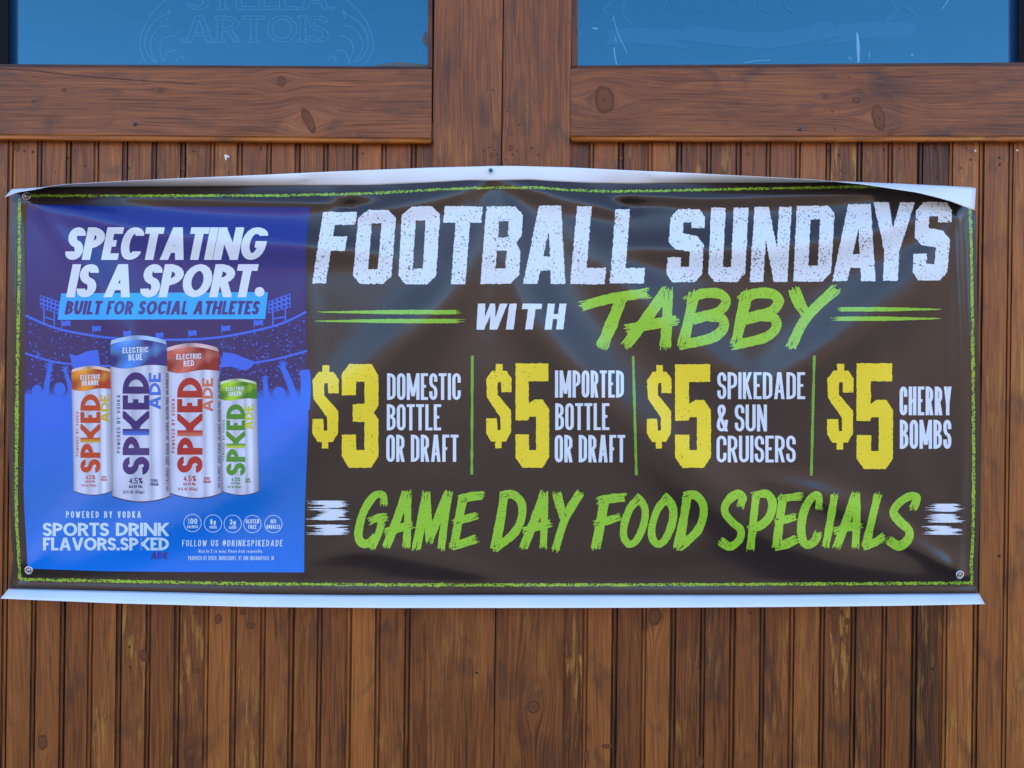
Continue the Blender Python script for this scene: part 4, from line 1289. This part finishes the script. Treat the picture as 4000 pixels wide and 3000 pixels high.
# ------------------------------------------------------------------ blue advert panel
p = Print()
pl = [(106, 798), (250, 801), (500, 806), (900, 808), (1212, 809), (1203, 880), (1195, 970), (1197, 1200), (1201, 1400), (1205, 1650), (1197, 1830), (1190, 2000), (1188, 2236), (700, 2234), (400, 2231), (108, 2221), (101, 2090), (94, 1970), (92, 1900), (95, 1700), (97, 1540), (99, 1400), (103, 1000)]
def panelcol(x, y):
    t = min(1, max(0, (y - 790) / 1450))
    stops = [(0, (0.003, 0.019, 0.21)), (0.16, (0.006, 0.014, 0.17)), (0.33, (0.011, 0.009, 0.11)), (0.50, (0.011, 0.010, 0.11)), (0.53, (0.002, 0.135, 0.66)), (0.80, (0.0, 0.155, 0.54)), (1, (0.0, 0.185, 0.72))]
    for (a, ca), (b, cb) in zip(stops[:-1], stops[1:]):
        if t <= b:
            k = (t - a) / (b - a)
            return tuple(u + (v - u) * k for u, v in zip(ca, cb)) + (0,)
    return stops[-1][1] + (0,)
p.shape([pl], panelcol, 0.0002, cell=11)
panel = p.build("advert_panel", banner)

# stadium drawing
p = Print()
LB = (0.020, 0.130, 0.66, 0)
p.shape(strip(smooth_poly([(99, 1232), (215, 1281), (350, 1309), (480, 1323), (700, 1327), (850, 1318), (1000, 1291), (1110, 1260), (1196, 1218)], 8), False, 9), LB, 0.0003)
p.shape(strip(smooth_poly([(98, 1380), (200, 1411), (290, 1423), (450, 1430), (900, 1428), (1000, 1416), (1100, 1398), (1200, 1370)], 8), False, 8), LB, 0.0003)
for quad, legs, rows_ in (([(156, 1152), (233, 1178), (226, 1228), (156, 1200)], [((172, 1200), (172, 1266)), ((212, 1215), (212, 1282)), ((172, 1238), (212, 1250))], 3),
                          ([(1047, 1177), (1135, 1145), (1135, 1200), (1048, 1225)], [((1066, 1215), (1066, 1277)), ((1115, 1203), (1115, 1262)), ((1066, 1246), (1115, 1237))], 4)):
    subs = []
    for r_ in range(3):
        for c_ in range(5):
            u, v = (c_ + 0.5) / 5, (r_ + 0.5) / 3
            top = [quad[0][i] + (quad[1][i] - quad[0][i]) * u for i in (0, 1)]; bot = [quad[3][i] + (quad[2][i] - quad[3][i]) * u for i in (0, 1)]
            subs.append(blob(top[0] + (bot[0] - top[0]) * v, top[1] + (bot[1] - top[1]) * v, 5.6, 5.6, 8, 0))
    p.shape([quad] + [q for a, b in legs for q in strip([a, b], False, 6)], LB, 0.00035, subs)
def flag(x, y, wd, ht, pole, lean=0):
    a = [(x, y), (x + wd * .35, y + ht * .14), (x + wd * .7, y - ht * .05), (x + wd, y + ht * .12), (x + wd * .9, y + ht * .55), (x + wd, y + ht * 1.05), (x + wd * .65, y + ht * .88), (x + wd * .3, y + ht * 1.08), (x, y + ht * .92)]
    q = strip([(x, y - 2), (x + lean, y + pole)], False, 3.2)
    p.shape([a] + q, LB, 0.00037)
for x, y, wd in ((241, 1252, 36), (362, 1273, 34), (483, 1292, 31), (610, 1299, 30), (737, 1290, 33), (866, 1272, 36), (992, 1250, 38)): flag(x, y, wd, 21, 34)
p.shape([[(271, 1382), (300, 1390), (340, 1372), (383, 1366), (392, 1428), (420, 1500), (330, 1500), (285, 1440)]], LB, 0.00037)
p.shape([[(874, 1376), (915, 1382), (960, 1400), (995, 1412), (985, 1432), (960, 1448), (930, 1440), (900, 1432), (858, 1436)], ] + strip([(874, 1374), (850, 1500)], False, 4), LB, 0.00037)
rd = random.Random(3)
cnt = 0
while cnt < 520:
    x = rd.uniform(110, 1190); y = rd.uniform(1240, 1540)
    top = 1330 - ((x - 640) / 545.0) ** 2 * 105 + 12
    if y < top: continue
    r_ = rd.choice([1.7, 2.1, 2.6, 3.6])
    if 430 < x < 860 and y > 1310: continue
    p.raw(np.array(blob(x, y, r_, r_, 6, 0)), [[0, i, i + 1] for i in range(1, 5)], LB, 0.00033)
    cnt += 1
p.build("stadium_drawing", panel)

# cheering crowd outline
p = Print()
C2 = lambda x, y: (0.034, 0.135, 0.66, 0)
def arm(pts, w0, w1):
    pts = smooth_poly(pts, 5)
    n = len(pts)
    return strip(pts, False, w0, widths=[w0 + (w1 - w0) * i / (n - 1) for i in range(n)])
add = [[(98, 1539), (430, 1556), (430, 1660), (860, 1660), (860, 1600), (1204, 1585), (1204, 1680), (98, 1680)]]
add += [blob(145, 1527, 21, 24, 14, 0), blob(233, 1520, 23, 27, 14, 0), blob(1090, 1537, 25, 27, 14, 0), blob(935, 1560, 20, 22, 12, 0), blob(400, 1545, 20, 22, 12, 0)]
add += arm([(178, 1590), (180, 1530), (191, 1450)], 30, 17) + arm([(270, 1580), (275, 1520), (258, 1460)], 22, 15)
add += arm([(1165, 1600), (1140, 1520), (1110, 1445)], 32, 22) + arm([(1055, 1600), (1040, 1540), (1037, 1500)], 26, 18) + arm([(1190, 1600), (1195, 1500), (1190, 1446)], 40, 40) + arm([(1030, 1640), (1015, 1590), (1000, 1560)], 26, 18)
for hx_, hy_, s_ in ((195, 1440, 1), (256, 1450, .8), (1106, 1438, 1.1), (1036, 1492, .9)):
    add.append(blob(hx_, hy_, 11 * s_, 12 * s_, 10, 0))
    for k in range(4):
        a = -math.pi / 2 + (k - 1.5) * 0.36
        add += strip([(hx_, hy_), (hx_ + math.cos(a) * 27 * s_, hy_ + math.sin(a) * 27 * s_)], False, 5 * s_)
    add += strip([(hx_, hy_), (hx_ - 20 * s_, hy_ - 8 * s_)], False, 5 * s_)
p.shape(add, (0.002, 0.135, 0.66, 0), 0.0004)
p.build("crowd_drawing", panel)

# slogan
p = Print()
FT = dict(tx=0.258, ty=0.20, r=0.55, gap=0.014, shear=0.20)
p.text("SPECTATING", 249, 1028, 888, 1015, WHITE, off=0.0005, **FT)
p.text("IS A SPORT", 258, 985, 1032, 1161, WHITE, off=0.0006, space=0.34, **FT)
p.shape([blob(1014, 1140, 19, 19, 16, 0)], WHITE, 0.0006)
p.build("slogan_lettering", panel)
p = Print()
p.shape([[(239, 1146), (1046, 1141), (1036, 1246), (225, 1249)]], CYAN, 0.00045)
p.text("BUILT FOR SOCIAL ATHLETES", 251, 1008, 1175, 1229, INDIGO, tx=0.235, ty=0.2, r=0.5, gap=0.06, space=0.5, shear=0.2, off=0.0006)
p.build("tagline_strip", panel)

# printed cans
def can(name, tl, tr, bl_, br_, ytop, ybot, band_y, cols, word, ade, title, t2, side=True):
    """flat print of a can: shoulder, coloured band with a wavy edge, silver body"""
    p = Print()
    light, mid, dark, ink, ink2 = cols
    def edge(y):
        t = (y - ytop) / (ybot - ytop)
        xl = tl + (bl_ - tl) * t; xr = tr + (br_ - tr) * t
        wd = xr - xl
        sh = 0.0
        st = (y - ytop) / (0.075 * (ybot - ytop))
        if st < 1: sh = 0.115 * wd * (1 - math.sqrt(max(0, 1 - (1 - max(0, st)) ** 2)))
        sb = (ybot - y) / (0.035 * (ybot - ytop))
        if sb < 1: sh = 0.10 * wd * (1 - math.sqrt(max(0, 1 - (1 - max(0, sb)) ** 2)))
        return xl + sh, xr - sh
    def mixp(a, b, k): return tuple(u + (v - u) * k for u, v in zip(a, b))
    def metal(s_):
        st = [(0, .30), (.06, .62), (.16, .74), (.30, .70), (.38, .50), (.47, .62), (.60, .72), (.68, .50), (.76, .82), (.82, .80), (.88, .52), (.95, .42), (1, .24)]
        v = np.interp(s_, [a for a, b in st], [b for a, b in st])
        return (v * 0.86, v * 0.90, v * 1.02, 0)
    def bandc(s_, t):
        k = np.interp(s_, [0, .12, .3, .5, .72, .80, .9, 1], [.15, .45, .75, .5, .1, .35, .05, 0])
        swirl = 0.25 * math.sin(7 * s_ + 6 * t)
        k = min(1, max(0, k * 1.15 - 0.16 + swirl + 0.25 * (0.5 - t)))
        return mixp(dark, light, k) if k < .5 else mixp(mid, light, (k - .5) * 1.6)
    NC, NR = 22, 26
    def gridpart(y0f, y1f, colf, off):
        V, C, F = [], [], []
        for j in range(NR + 1):
            for i in range(NC + 1):
                s_ = i / NC
                y = y0f(s_) + (y1f(s_) - y0f(s_)) * j / NR
                xl, xr = edge(y)
                V.append((xl + (xr - xl) * s_, y)); C.append(colf(s_, j / NR))
        for j in range(NR):
            for i in range(NC):
                a = j * (NC + 1) + i
                F.append([a, a + 1, a + NC + 2]); F.append([a, a + NC + 2, a + NC + 1])
        it = iter(C)
        p.raw(np.array(V), F, lambda x, y: next(it), off)
    w_ = tr - tl
    arc = lambda y, k: (lambda s_: y + k * (1 - (2 * s_ - 1) ** 2))
    top = lambda s_: ytop + 0.055 * w_ * (2 * s_ - 1) ** 2 * 1.6
    wave = lambda s_: band_y + 0.035 * w_ * math.sin(2 * math.pi * s_ + 0.4) + 0.07 * w_ * (1 - (2 * s_ - 1) ** 2) * 0.5 - 6
    rim = lambda s_: top(s_) + 0.075 * w_
    bot = lambda s_: ybot - 0.10 * w_ * (2 * s_ - 1) ** 2
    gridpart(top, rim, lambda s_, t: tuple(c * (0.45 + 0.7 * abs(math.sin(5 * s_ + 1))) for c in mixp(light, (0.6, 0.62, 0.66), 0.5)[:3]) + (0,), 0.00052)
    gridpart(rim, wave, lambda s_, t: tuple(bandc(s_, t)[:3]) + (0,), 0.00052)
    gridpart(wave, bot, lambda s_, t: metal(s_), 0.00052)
    gridpart(lambda s_: bot(s_) - 0.022 * w_, bot, lambda s_, t: (0.035, 0.03, 0.10, 0), 0.0006)
    x0, x1, y0, y1 = word
    # brand word reads upwards: S P | K E D, the bar between P and K in lighter stripes
    L_ = y1 - y0; H_ = x1 - x0
    cuts = [0, .175, .345, .375, .435, .445, .625, .64, .775, .79, 1.0]
    def lett(ch, a, b, c, off=0.0008, xx0=x0, xx1=x1):
        for gl in text_polys(ch, (xx1, y1 - a * L_), (0, -1), (-1, 0), (b - a) * L_, xx1 - xx0, 0.27 * (xx1 - xx0), 0.20 * (xx1 - xx0), 0.6 * (xx1 - xx0), 0):
            p.shape(gl, c, off)
    lett('S', 0, .175, ink); lett('P', .19, .37, ink)
    for k_, (a, b) in enumerate(((.385, .405), (.405, .427), (.427, .447))):
        c = mixp(ink2, ink, k_ / 2.2)
        p.shape([[(x0, y1 - a * L_), (x1, y1 - a * L_), (x1, y1 - b * L_), (x0, y1 - b * L_)]], tuple(c[:3]) + (0,), 0.0008)
    lett('<', .438, .62, ink); lett('E', .635, .775, ink); lett('D', .79, 1.0, ink)
    ax0, ax1, ay0, ay1 = ade
    p.vtext("ADE", ax0, ax1, ay0, ay1, ink2, 0.26, 0.21, 0.6, 0.06, off=0.0008)
    # small print
    p.vtext("POWERED BY VODKA", x0 - H_ * .22, x0 - H_ * .09, y0 + L_ * .22, y0 + L_ * .79, tuple(ink[:3]) + (0,), 0.2, 0.16, 0.3, 0.35, off=0.0008, seg=2)
    if side:
        xe0, xe1 = edge((y0 + y1) / 2)
        p.vtext("100 CALORIES  ZERO SUGAR  3G CARBS  GLUTEN FREE  NO BUBBLES", xe1 - w_ * .055, xe1 - w_ * .005, y0 + 4, ybot - 42, (0.05, 0.04, 0.12, 0), 0.2, 0.18, 0.3, 0.12, off=0.0008, seg=2)
    cx = (x0 + x1) / 2; q = w_ / 215.0
    p.text("4.5%", cx - 26 * q, cx + 26 * q, y1 + 12 * q, y1 + 34 * q, ink, 0.17, 0.15, 0.4, 0.1, off=0.0008, seg=3)
    p.text("ALC BY VOL.", cx - 27 * q, cx + 27 * q, y1 + 40 * q, y1 + 51 * q, ink, 0.2, 0.18, 0.3, 0.08, off=0.0008, seg=2)
    p.text("12 FL OZ (355mL)", cx - 50 * q, cx + 32 * q, y1 + 60 * q, y1 + 72 * q, ink, 0.17, 0.15, 0.3, 0.1, off=0.0008, seg=2)
    p.text("ZERO", cx + 56 * q, cx + 82 * q, y1 + 17 * q, y1 + 28 * q, ink, 0.2, 0.18, 0.3, 0.1, off=0.0008, seg=2)
    p.text("SUGAR", cx + 54 * q, cx + 86 * q, y1 + 31 * q, y1 + 42 * q, ink, 0.2, 0.18, 0.3, 0.1, off=0.0008, seg=2)
    tx0, tx1, ty0, ty1 = title
    h = (ty1 - ty0) * 0.46
    p.text("ELECTRIC", tx0, tx1, ty0 + 2, ty0 + h, WHITE, 0.17, 0.15, 0.3, 0.12, off=0.0008, seg=3, yshift=-4)
    m_ = (tx0 + tx1) / 2; hw = (tx1 - tx0) / 2 * {'BLUE': .54, 'RED': .42, 'ORANGE': .86, 'GREEN': .70}[t2]
    p.text(t2, m_ - hw, m_ + hw, ty1 - h, ty1, WHITE, 0.17, 0.15, 0.3, 0.12, off=0.0008, seg=3, yshift=-3)
    return p.build("printed_can", panel)

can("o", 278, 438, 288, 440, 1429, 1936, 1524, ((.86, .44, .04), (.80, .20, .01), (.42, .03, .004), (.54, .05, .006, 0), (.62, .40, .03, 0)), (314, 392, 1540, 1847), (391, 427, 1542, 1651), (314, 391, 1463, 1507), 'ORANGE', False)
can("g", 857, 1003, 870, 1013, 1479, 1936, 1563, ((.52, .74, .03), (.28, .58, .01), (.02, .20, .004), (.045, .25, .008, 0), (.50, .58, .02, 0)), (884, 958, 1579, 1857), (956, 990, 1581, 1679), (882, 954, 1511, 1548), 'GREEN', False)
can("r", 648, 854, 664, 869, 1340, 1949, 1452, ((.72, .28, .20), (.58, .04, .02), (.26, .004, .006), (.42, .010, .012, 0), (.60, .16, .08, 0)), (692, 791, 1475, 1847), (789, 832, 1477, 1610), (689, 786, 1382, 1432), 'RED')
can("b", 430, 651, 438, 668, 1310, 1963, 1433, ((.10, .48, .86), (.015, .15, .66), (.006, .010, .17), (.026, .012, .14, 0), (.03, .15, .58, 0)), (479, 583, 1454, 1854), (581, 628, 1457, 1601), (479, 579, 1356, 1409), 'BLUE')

# lines under the cans
LIGHT = (0.60, 0.76, 0.84, 0)
p = Print()
p.text("POWERED BY VODKA", 258, 551, 1997, 2023, LIGHT, 0.17, 0.14, 0.35, 0.26, space=0.6, off=0.0005)
p.text("SPORTS DRINK", 167, 660, 2042, 2094, LIGHT, 0.235, 0.195, 0.6, 0.05, space=0.55, off=0.0005)
p.text("FLAVORS.SP", 168, 541, 2100, 2150, LIGHT, 0.235, 0.195, 0.6, 0.045, off=0.0005)
p.shape([[(546, 2100), (556, 2100), (556, 2150), (546, 2150)]], (0.06, 0.24, 0.72, 0), 0.0005)
p.text("<ED", 552, 660, 2100, 2150, LIGHT, 0.235, 0.195, 0.6, 0.045, off=0.00055)
p.text("ADE", 587, 655, 2156, 2184, (0.075, 0.045, 0.27, 0), 0.235, 0.2, 0.6, 0.05, shear=0.1, off=0.0005)
p.build("flavour_lettering", panel)
p = Print()
p.text("FOLLOW US @DRINKSPIKEDADE", 711, 1103, 2109, 2134, LIGHT, 0.15, 0.13, 0.35, 0.2, space=0.55, shear=0.06, off=0.0005, seg=3)
p.text("Must be 21 to enjoy. Please drink responsibly.", 776, 1027, 2146, 2159, LIGHT, 0.13, 0.13, 0.3, 0.14, space=0.6, off=0.0005, seg=2)
p.text("PRODUCED BY SPKED, MIDDLEBURY, VT AND INDIANAPOLIS, IN", 735, 1069, 2172, 2188, LIGHT, 0.11, 0.11, 0.3, 0.12, space=0.5, off=0.0005, seg=2)
p.build("small_print_lettering", panel)
for (cx, cy), a, b in (((752, 2043), "100", "CALORIES"), ((832, 2045), "0g", "SUGAR"), ((909, 2046), "3g", "CARBS"), ((986, 2047), "GLUTEN", "FREE"), ((1068, 2047), "NO", "BUBBLES")):
    p = Print()
    p.shape(strip(blob(cx, cy, 34, 34, 32, 0), True, 2.4), LIGHT, 0.0005)
    if a in ("GLUTEN", "NO"):
        wa = 26 if a == "GLUTEN" else 11; wb = 16 if b == "FREE" else 27
        p.text(a, cx - wa, cx + wa, cy - 19, cy - 2, LIGHT, .2, .17, .3, .1, off=0.0005, seg=3); p.text(b, cx - wb, cx + wb, cy + 3, cy + 19, LIGHT, .2, .17, .3, .1, off=0.0005, seg=3)
    else:
        wa = {'100': 19, '0g': 11, '3g': 12}[a]; wb = {'CALORIES': 22, 'SUGAR': 15, 'CARBS': 15}[b]
        p.text(a, cx - wa, cx + wa, cy - 18, cy + 4, LIGHT, .22, .17, .3, .1, off=0.0005, seg=3); p.text(b, cx - wb, cx + wb, cy + 9, cy + 20, LIGHT, .2, .17, .3, .1, off=0.0005, seg=2)
    p.build("round_badge", panel)

# ------------------------------------------------------------------ eyelets, screws, pin
for (cx, cy), lab in (((104, 765), "steel screw through the eyelet at the banner's upper corner above the blue panel"), ((112, 2228), "steel screw through the eyelet at the blue panel's lower corner"), ((3750, 2245), "steel screw through the eyelet beside the white dashes at the banner's lower right corner")):
    d = float(depth(cx, cy)) + 0.0006
    m = MB()
    lathe(m, (cx, cy), d, [(17, -0.0002), (16.5, 0.0009), (14, 0.0017), (11, 0.0013), (9.5, 0.0004), (8.5, -0.0012)], 24)
    m.build("eyelet", [M_STEEL], banner)
    s_ = empty("screw", lab, "screw", "screws holding the banner", loc=P(cx, cy, d))
    m = MB()
    lathe(m, (cx, cy), d + 0.0010, [(0, 0.0042), (3, 0.0040), (6.5, 0.0030), (8.8, 0.0012), (9.0, 0.0)], 18)
    m.build("screw_head", [M_STEEL], s_)
    m = MB()
    for q, a in enumerate((0.5, 0.5 + math.pi / 2)):
        dx, dy = math.cos(a), math.sin(a)
        qd = [(cx + dx * 4 - dy, cy + dy * 4 + dx), (cx - dx * 4 - dy, cy - dy * 4 + dx), (cx - dx * 4 + dy, cy - dy * 4 - dx), (cx + dx * 4 + dy, cy + dy * 4 - dx)]
        m.add([P(x, y, d + 0.0054 + 0.00005 * q) for x, y in qd], [[0, 1, 2, 3]])
    m.build("cross_slot", [M_HOLE], s_)
dpin = float(depth(1917, 690)) + 0.002
pin = empty("push_pin", "small teal round headed pin in the white margin at the banner's top middle", "push pin", loc=P(1917, 665, dpin))
m = MB()
lathe(m, (1917, 665), dpin, [(0, 0.0095), (4.0, 0.0090), (7.2, 0.0070), (8.6, 0.0045), (7.6, 0.0018), (5.0, 0.0)], 18)
m.build("pin_head", [M_TEAL], pin)
m = MB()
lathe(m, (1917, 665), dpin - 0.012, [(1.3, 0.0), (1.3, 0.0135)], 8)
m.build("pin_shaft", [M_STEEL], pin)

# ------------------------------------------------------------------ windows
GD = -0.012
FLATN = [0]
def flat(mb, polys, d, mat=0, sub=()):
    FLATN[0] = (FLATN[0] + 1) % 24
    d += 0.000012 * FLATN[0]
    V, F = triangulate(polys, sub, 60)
    if len(F) == 0: return
    F2 = []
    for f in F:
        a, b, c = V[f[0]], V[f[1]], V[f[2]]
        cr = (b[0] - a[0]) * (c[1] - a[1]) - (b[1] - a[1]) * (c[0] - a[0])
        if abs(cr) > 1e-7: F2.append(f[::-1] if cr > 0 else f)
    mb.add([P(x, y, d) for x, y in V], F2, mat)

def outline(gl, w_):
    """thin line round the union of a glyph's strokes"""
    V, F = triangulate(gl, (), 400)
    cnt = {}
    for f in F:
        for i in range(3):
            e = (f[i], f[(i + 1) % 3]); k = (min(e), max(e)); cnt[k] = cnt.get(k, 0) + 1
    out = []
    for (a, b), c in cnt.items():
        if c == 1:
            out += strip([tuple(V[a]), tuple(V[b])], False, w_, w_ * .4, w_ * .4)
    return out

WTOP = -1250
SERIF = {'A': [(0, .0), (1, .0)], 'R': [(.12, 0), (.12, 1)], 'T': [(.5, 0)], 'I': [(.5, 0), (.5, 1)], 'L': [(.12, 1)], 'E': [], 'O': [], 'S': []}
def etched_word(mb, txt, x0, x1, yt, yb, d):
    gls = text_polys(txt, (x0, yb), (1, 0), (0, -1), x1 - x0, yb - yt, 0.20 * (yb - yt), 0.12 * (yb - yt), 0.6 * (yb - yt), 0.12 * (yb - yt))
    for ch, gl in zip(txt.replace(' ', ''), gls):
        xs = [q[0] for pl_ in gl for q in pl_]
        a, b = min(xs), max(xs)
        for u, v in SERIF[ch]:
            cx = a + (b - a) * (u if ch != 'I' else 0.5); cy = yb - (yb - yt) * v
            h = 9
            y0_, y1_ = (cy - h, cy) if v == 0 else (cy, cy + h)
            gl = gl + [[(cx - 20, y0_), (cx + 20, y0_), (cx + 20, y1_), (cx - 20, y1_)]]
        flat(mb, outline(gl, 4.5), d)

wl = MB(); wl.add([P(34, WTOP, GD), P(34, 262, GD), P(1676, 262, GD), P(1676, WTOP, GD)], [[0, 1, 2, 3]])
winl = empty("window", loc=P(850, 262, GD)); winl.parent = front
wl.build("pane", [M_GLASS], winl)
m = MB()
prism(m, [(-30, 250), (1672, 260), (1690, 272), (-30, 268)], -0.03, 0.004, 2, 0, tint(.2, .4, 0))
m.build("glazing_stop", [M_DARK], winl)
m = MB()
prism(m, [(1671, WTOP), (1692, WTOP), (1690, 271), (1671, 259)], -0.03, 0.003, 3, 0, tint(.5, .45, 0))
m.build("glazing_stop", [M_STOPV], winl)
m = MB()
prism(m, [(-120, WTOP), (34, WTOP), (34, 252), (-120, 250)], -0.03, 0.0005, 2, 0)
m.build("dark_jamb", [M_GASKET], winl)
m = MB(); flat(m, [[(36, WTOP), (70, WTOP), (71, 252), (36, 252)]], GD + 0.00012)  # glazing edge's reflection in the pane, painted as a dull blue strip
m.build("edge_reflection", [plain("dull_blue_reflection", (0.012, 0.055, 0.13), 0.2)], winl)
m = MB()
etched_word(m, "STELLA", 735, 1290, -62, 38, GD + 0.00012)
etched_word(m, "ARTOIS", 722, 1283, 63, 165, GD + 0.00012)
def mirror(pts): return [(2005 - x, y) for x, y in pts]
swirls = [[(650, 0), (590, 60), (556, 130), (548, 190), (575, 250)], [(655, 55), (600, 90), (568, 150), (575, 205), (610, 246)], [(668, 100), (625, 110), (594, 150), (590, 195), (618, 246)], [(655, 55), (665, 40), (655, 80)], [(680, 140), (640, 155), (625, 190), (640, 246)], [(690, 195), (655, 205), (640, 246)], [(690, 245), (705, 218), (722, 235)]]
for sw in swirls:
    flat(m, strip(smooth_poly(sw, 6), False, 5), GD + 0.00012)
    flat(m, strip(smooth_poly(mirror(sw), 6), False, 5), GD + 0.00012)
m.build("etched_emblem", [M_ETCH], winl)
m = MB()
flat(m, strip(smooth_poly([(383, 0), (390, 90), (378, 190), (385, 248)], 6), False, 3), GD + 0.00012)
m.build("hair_crack", [M_ETCH2], winl)
m = MB()
flat(m, [[(1460, 259), (1500, 248), (1560, 243), (1620, 247), (1668, 252), (1670, 260)], [(1669, 120), (1652, 135), (1651, 165), (1664, 185), (1670, 180)]], GD + 0.00016)
m.build("putty_smear", [plain("old_putty", (0.09, 0.11, 0.11), 0.8)], winl)

wr = MB(); wr.add([P(2256, WTOP, GD), P(2256, 258, GD), P(3978, 258, GD), P(3978, WTOP, GD)], [[0, 1, 2, 3]])
winr = empty("window", loc=P(3100, 258, GD)); winr.parent = front
wr.build("pane", [M_GLASS], winr)
m = MB()
prism(m, [(2258, 256), (4080, 243), (4080, 258), (2230, 269)], -0.03, 0.004, 2, 0, tint(.8, .4, 0))
m.build("glazing_stop", [M_DARK], winr)
m = MB()
prism(m, [(2231, WTOP), (2259, WTOP), (2257, 257), (2229, 268)], -0.03, 0.003, 4, 0, tint(.6, .45, 0))
m.build("glazing_stop", [M_STOPV], winr)
m = MB()
prism(m, [(3977, WTOP), (4110, WTOP), (4110, 243), (3977, 245)], -0.03, 0.0005, 2, 0)
m.build("dark_jamb", [M_GASKET], winr)
m = MB(); flat(m, [[(3940, WTOP), (3975, WTOP), (3975, 246), (3940, 246)]], GD + 0.00012)  # the same painted reflection along the right edge
m.build("edge_reflection", [bpy.data.materials["dull_blue_reflection"]], winr)
m = MB()
flat(m, [smooth_poly([(2370, 118), (2440, 110), (2560, 110), (2668, 124), (2640, 160), (2684, 180), (2680, 190), (2560, 176), (2460, 170), (2365, 176), (2380, 150)], 3)], GD + 0.00012)
flat(m, [smooth_poly([(2690, 94), (2830, 118), (3000, 127), (3120, 112), (3230, 84), (3272, 140), (3140, 170), (3000, 188), (2850, 180), (2650, 155)], 3)], GD + 0.00016)
flat(m, [smooth_poly([(3262, 100), (3400, 88), (3562, 92), (3556, 145), (3400, 148), (3230, 176), (3232, 168), (3278, 152)], 3)], GD + 0.00012)
for sw in ([(2395, 0), (2360, 40), (2400, 70), (2352, 108)], [(2445, 0), (2430, 50), (2475, 105)], [(3480, 0), (3500, 45), (3460, 85)], [(3520, 20), (3570, 50), (3580, 80)]):
    flat(m, strip(smooth_poly(sw, 5), False, 12), GD + 0.00012)
for x in (2540, 2620, 2700, 2790, 2880, 2960, 3060):
    flat(m, strip(smooth_poly([(x, -20), (x + 6, 25), (x + 34, 45), (x + 62, 20), (x + 66, -20)], 4), False, 5), GD + 0.0002)
m.build("etched_emblem", [M_ETCH2], winr)
for sw, w_ in (([(2396, 62), (2404, 100), (2420, 145), (2450, 206)], 2.4), ([(2400, 140), (2408, 165)], 2), ([(2399, 186), (2402, 220), (2409, 253)], 4), ([(2314, 111), (2336, 111)], 6), ([(2902, 247), (2950, 238), (3010, 234)], 2.4), ([(3315, 222), (3324, 232)], 3), ([(3396, 205), (3395, 225)], 3), ([(3562, 212), (3564, 220)], 7), ([(3680, 35), (3705, 0)], 2.4), ([(2268, 130), (2271, 122)], 3)):
    pts = smooth_poly(sw, 4)
    m = MB(); flat(m, strip(pts, False, w_), GD + 0.00025)
    m.build("pale_scratch", [M_SCRATCH], winr)
m = MB(); flat(m, [[(3345, 122), (3353, 135), (3359, 180), (3357, 244), (3350, 247), (3346, 200)]], GD + 0.00025)
m.build("pale_scratch", [M_SCRATCH], winr)

# wall above, beside and behind: heads of the windows, fascia and an added dark box that blocks the sun
m = MB()
prism(m, [(-3000, WTOP - 260), (1688, WTOP - 260), (1688, WTOP), (-3000, WTOP)], -0.02, 0.0075, 3, 0, tint(.3, .5, .4))
prism(m, [(2229, WTOP - 260), (7000, WTOP - 260), (7000, WTOP), (2229, WTOP)], -0.02, 0.0075, 3, 0, tint(.4, .5, .4))
m.build("window_head", [M_WOODH], front)
for k, (a, b) in enumerate(((-3000, -120), (4110, 7000))):
    m = MB()
    prism(m, [(a, WTOP), (b, WTOP), (b, 250), (a, 250)], -0.02, 0.004, 3, 0, tint(.2 + k * .5, .5, .3))
    m.build("side_board", [M_WOODV], front)
def box(mb, x0, x1, y0, y1, z0, z1):
    v = [(x, y, z_) for z_ in (z0, z1) for y in (y0, y1) for x in (x0, x1)]
    mb.add(v, [[0, 2, 3, 1], [4, 5, 7, 6], [0, 1, 5, 4], [1, 3, 7, 5], [3, 2, 6, 7], [2, 0, 4, 6]])
m = MB(); box(m, -4.5, 4.5, 0.032, 0.5, 0.0, 3.7)
m.build("sun_block_core", [plain("dark_sun_block", (0.035, 0.022, 0.015), 0.8)], front)
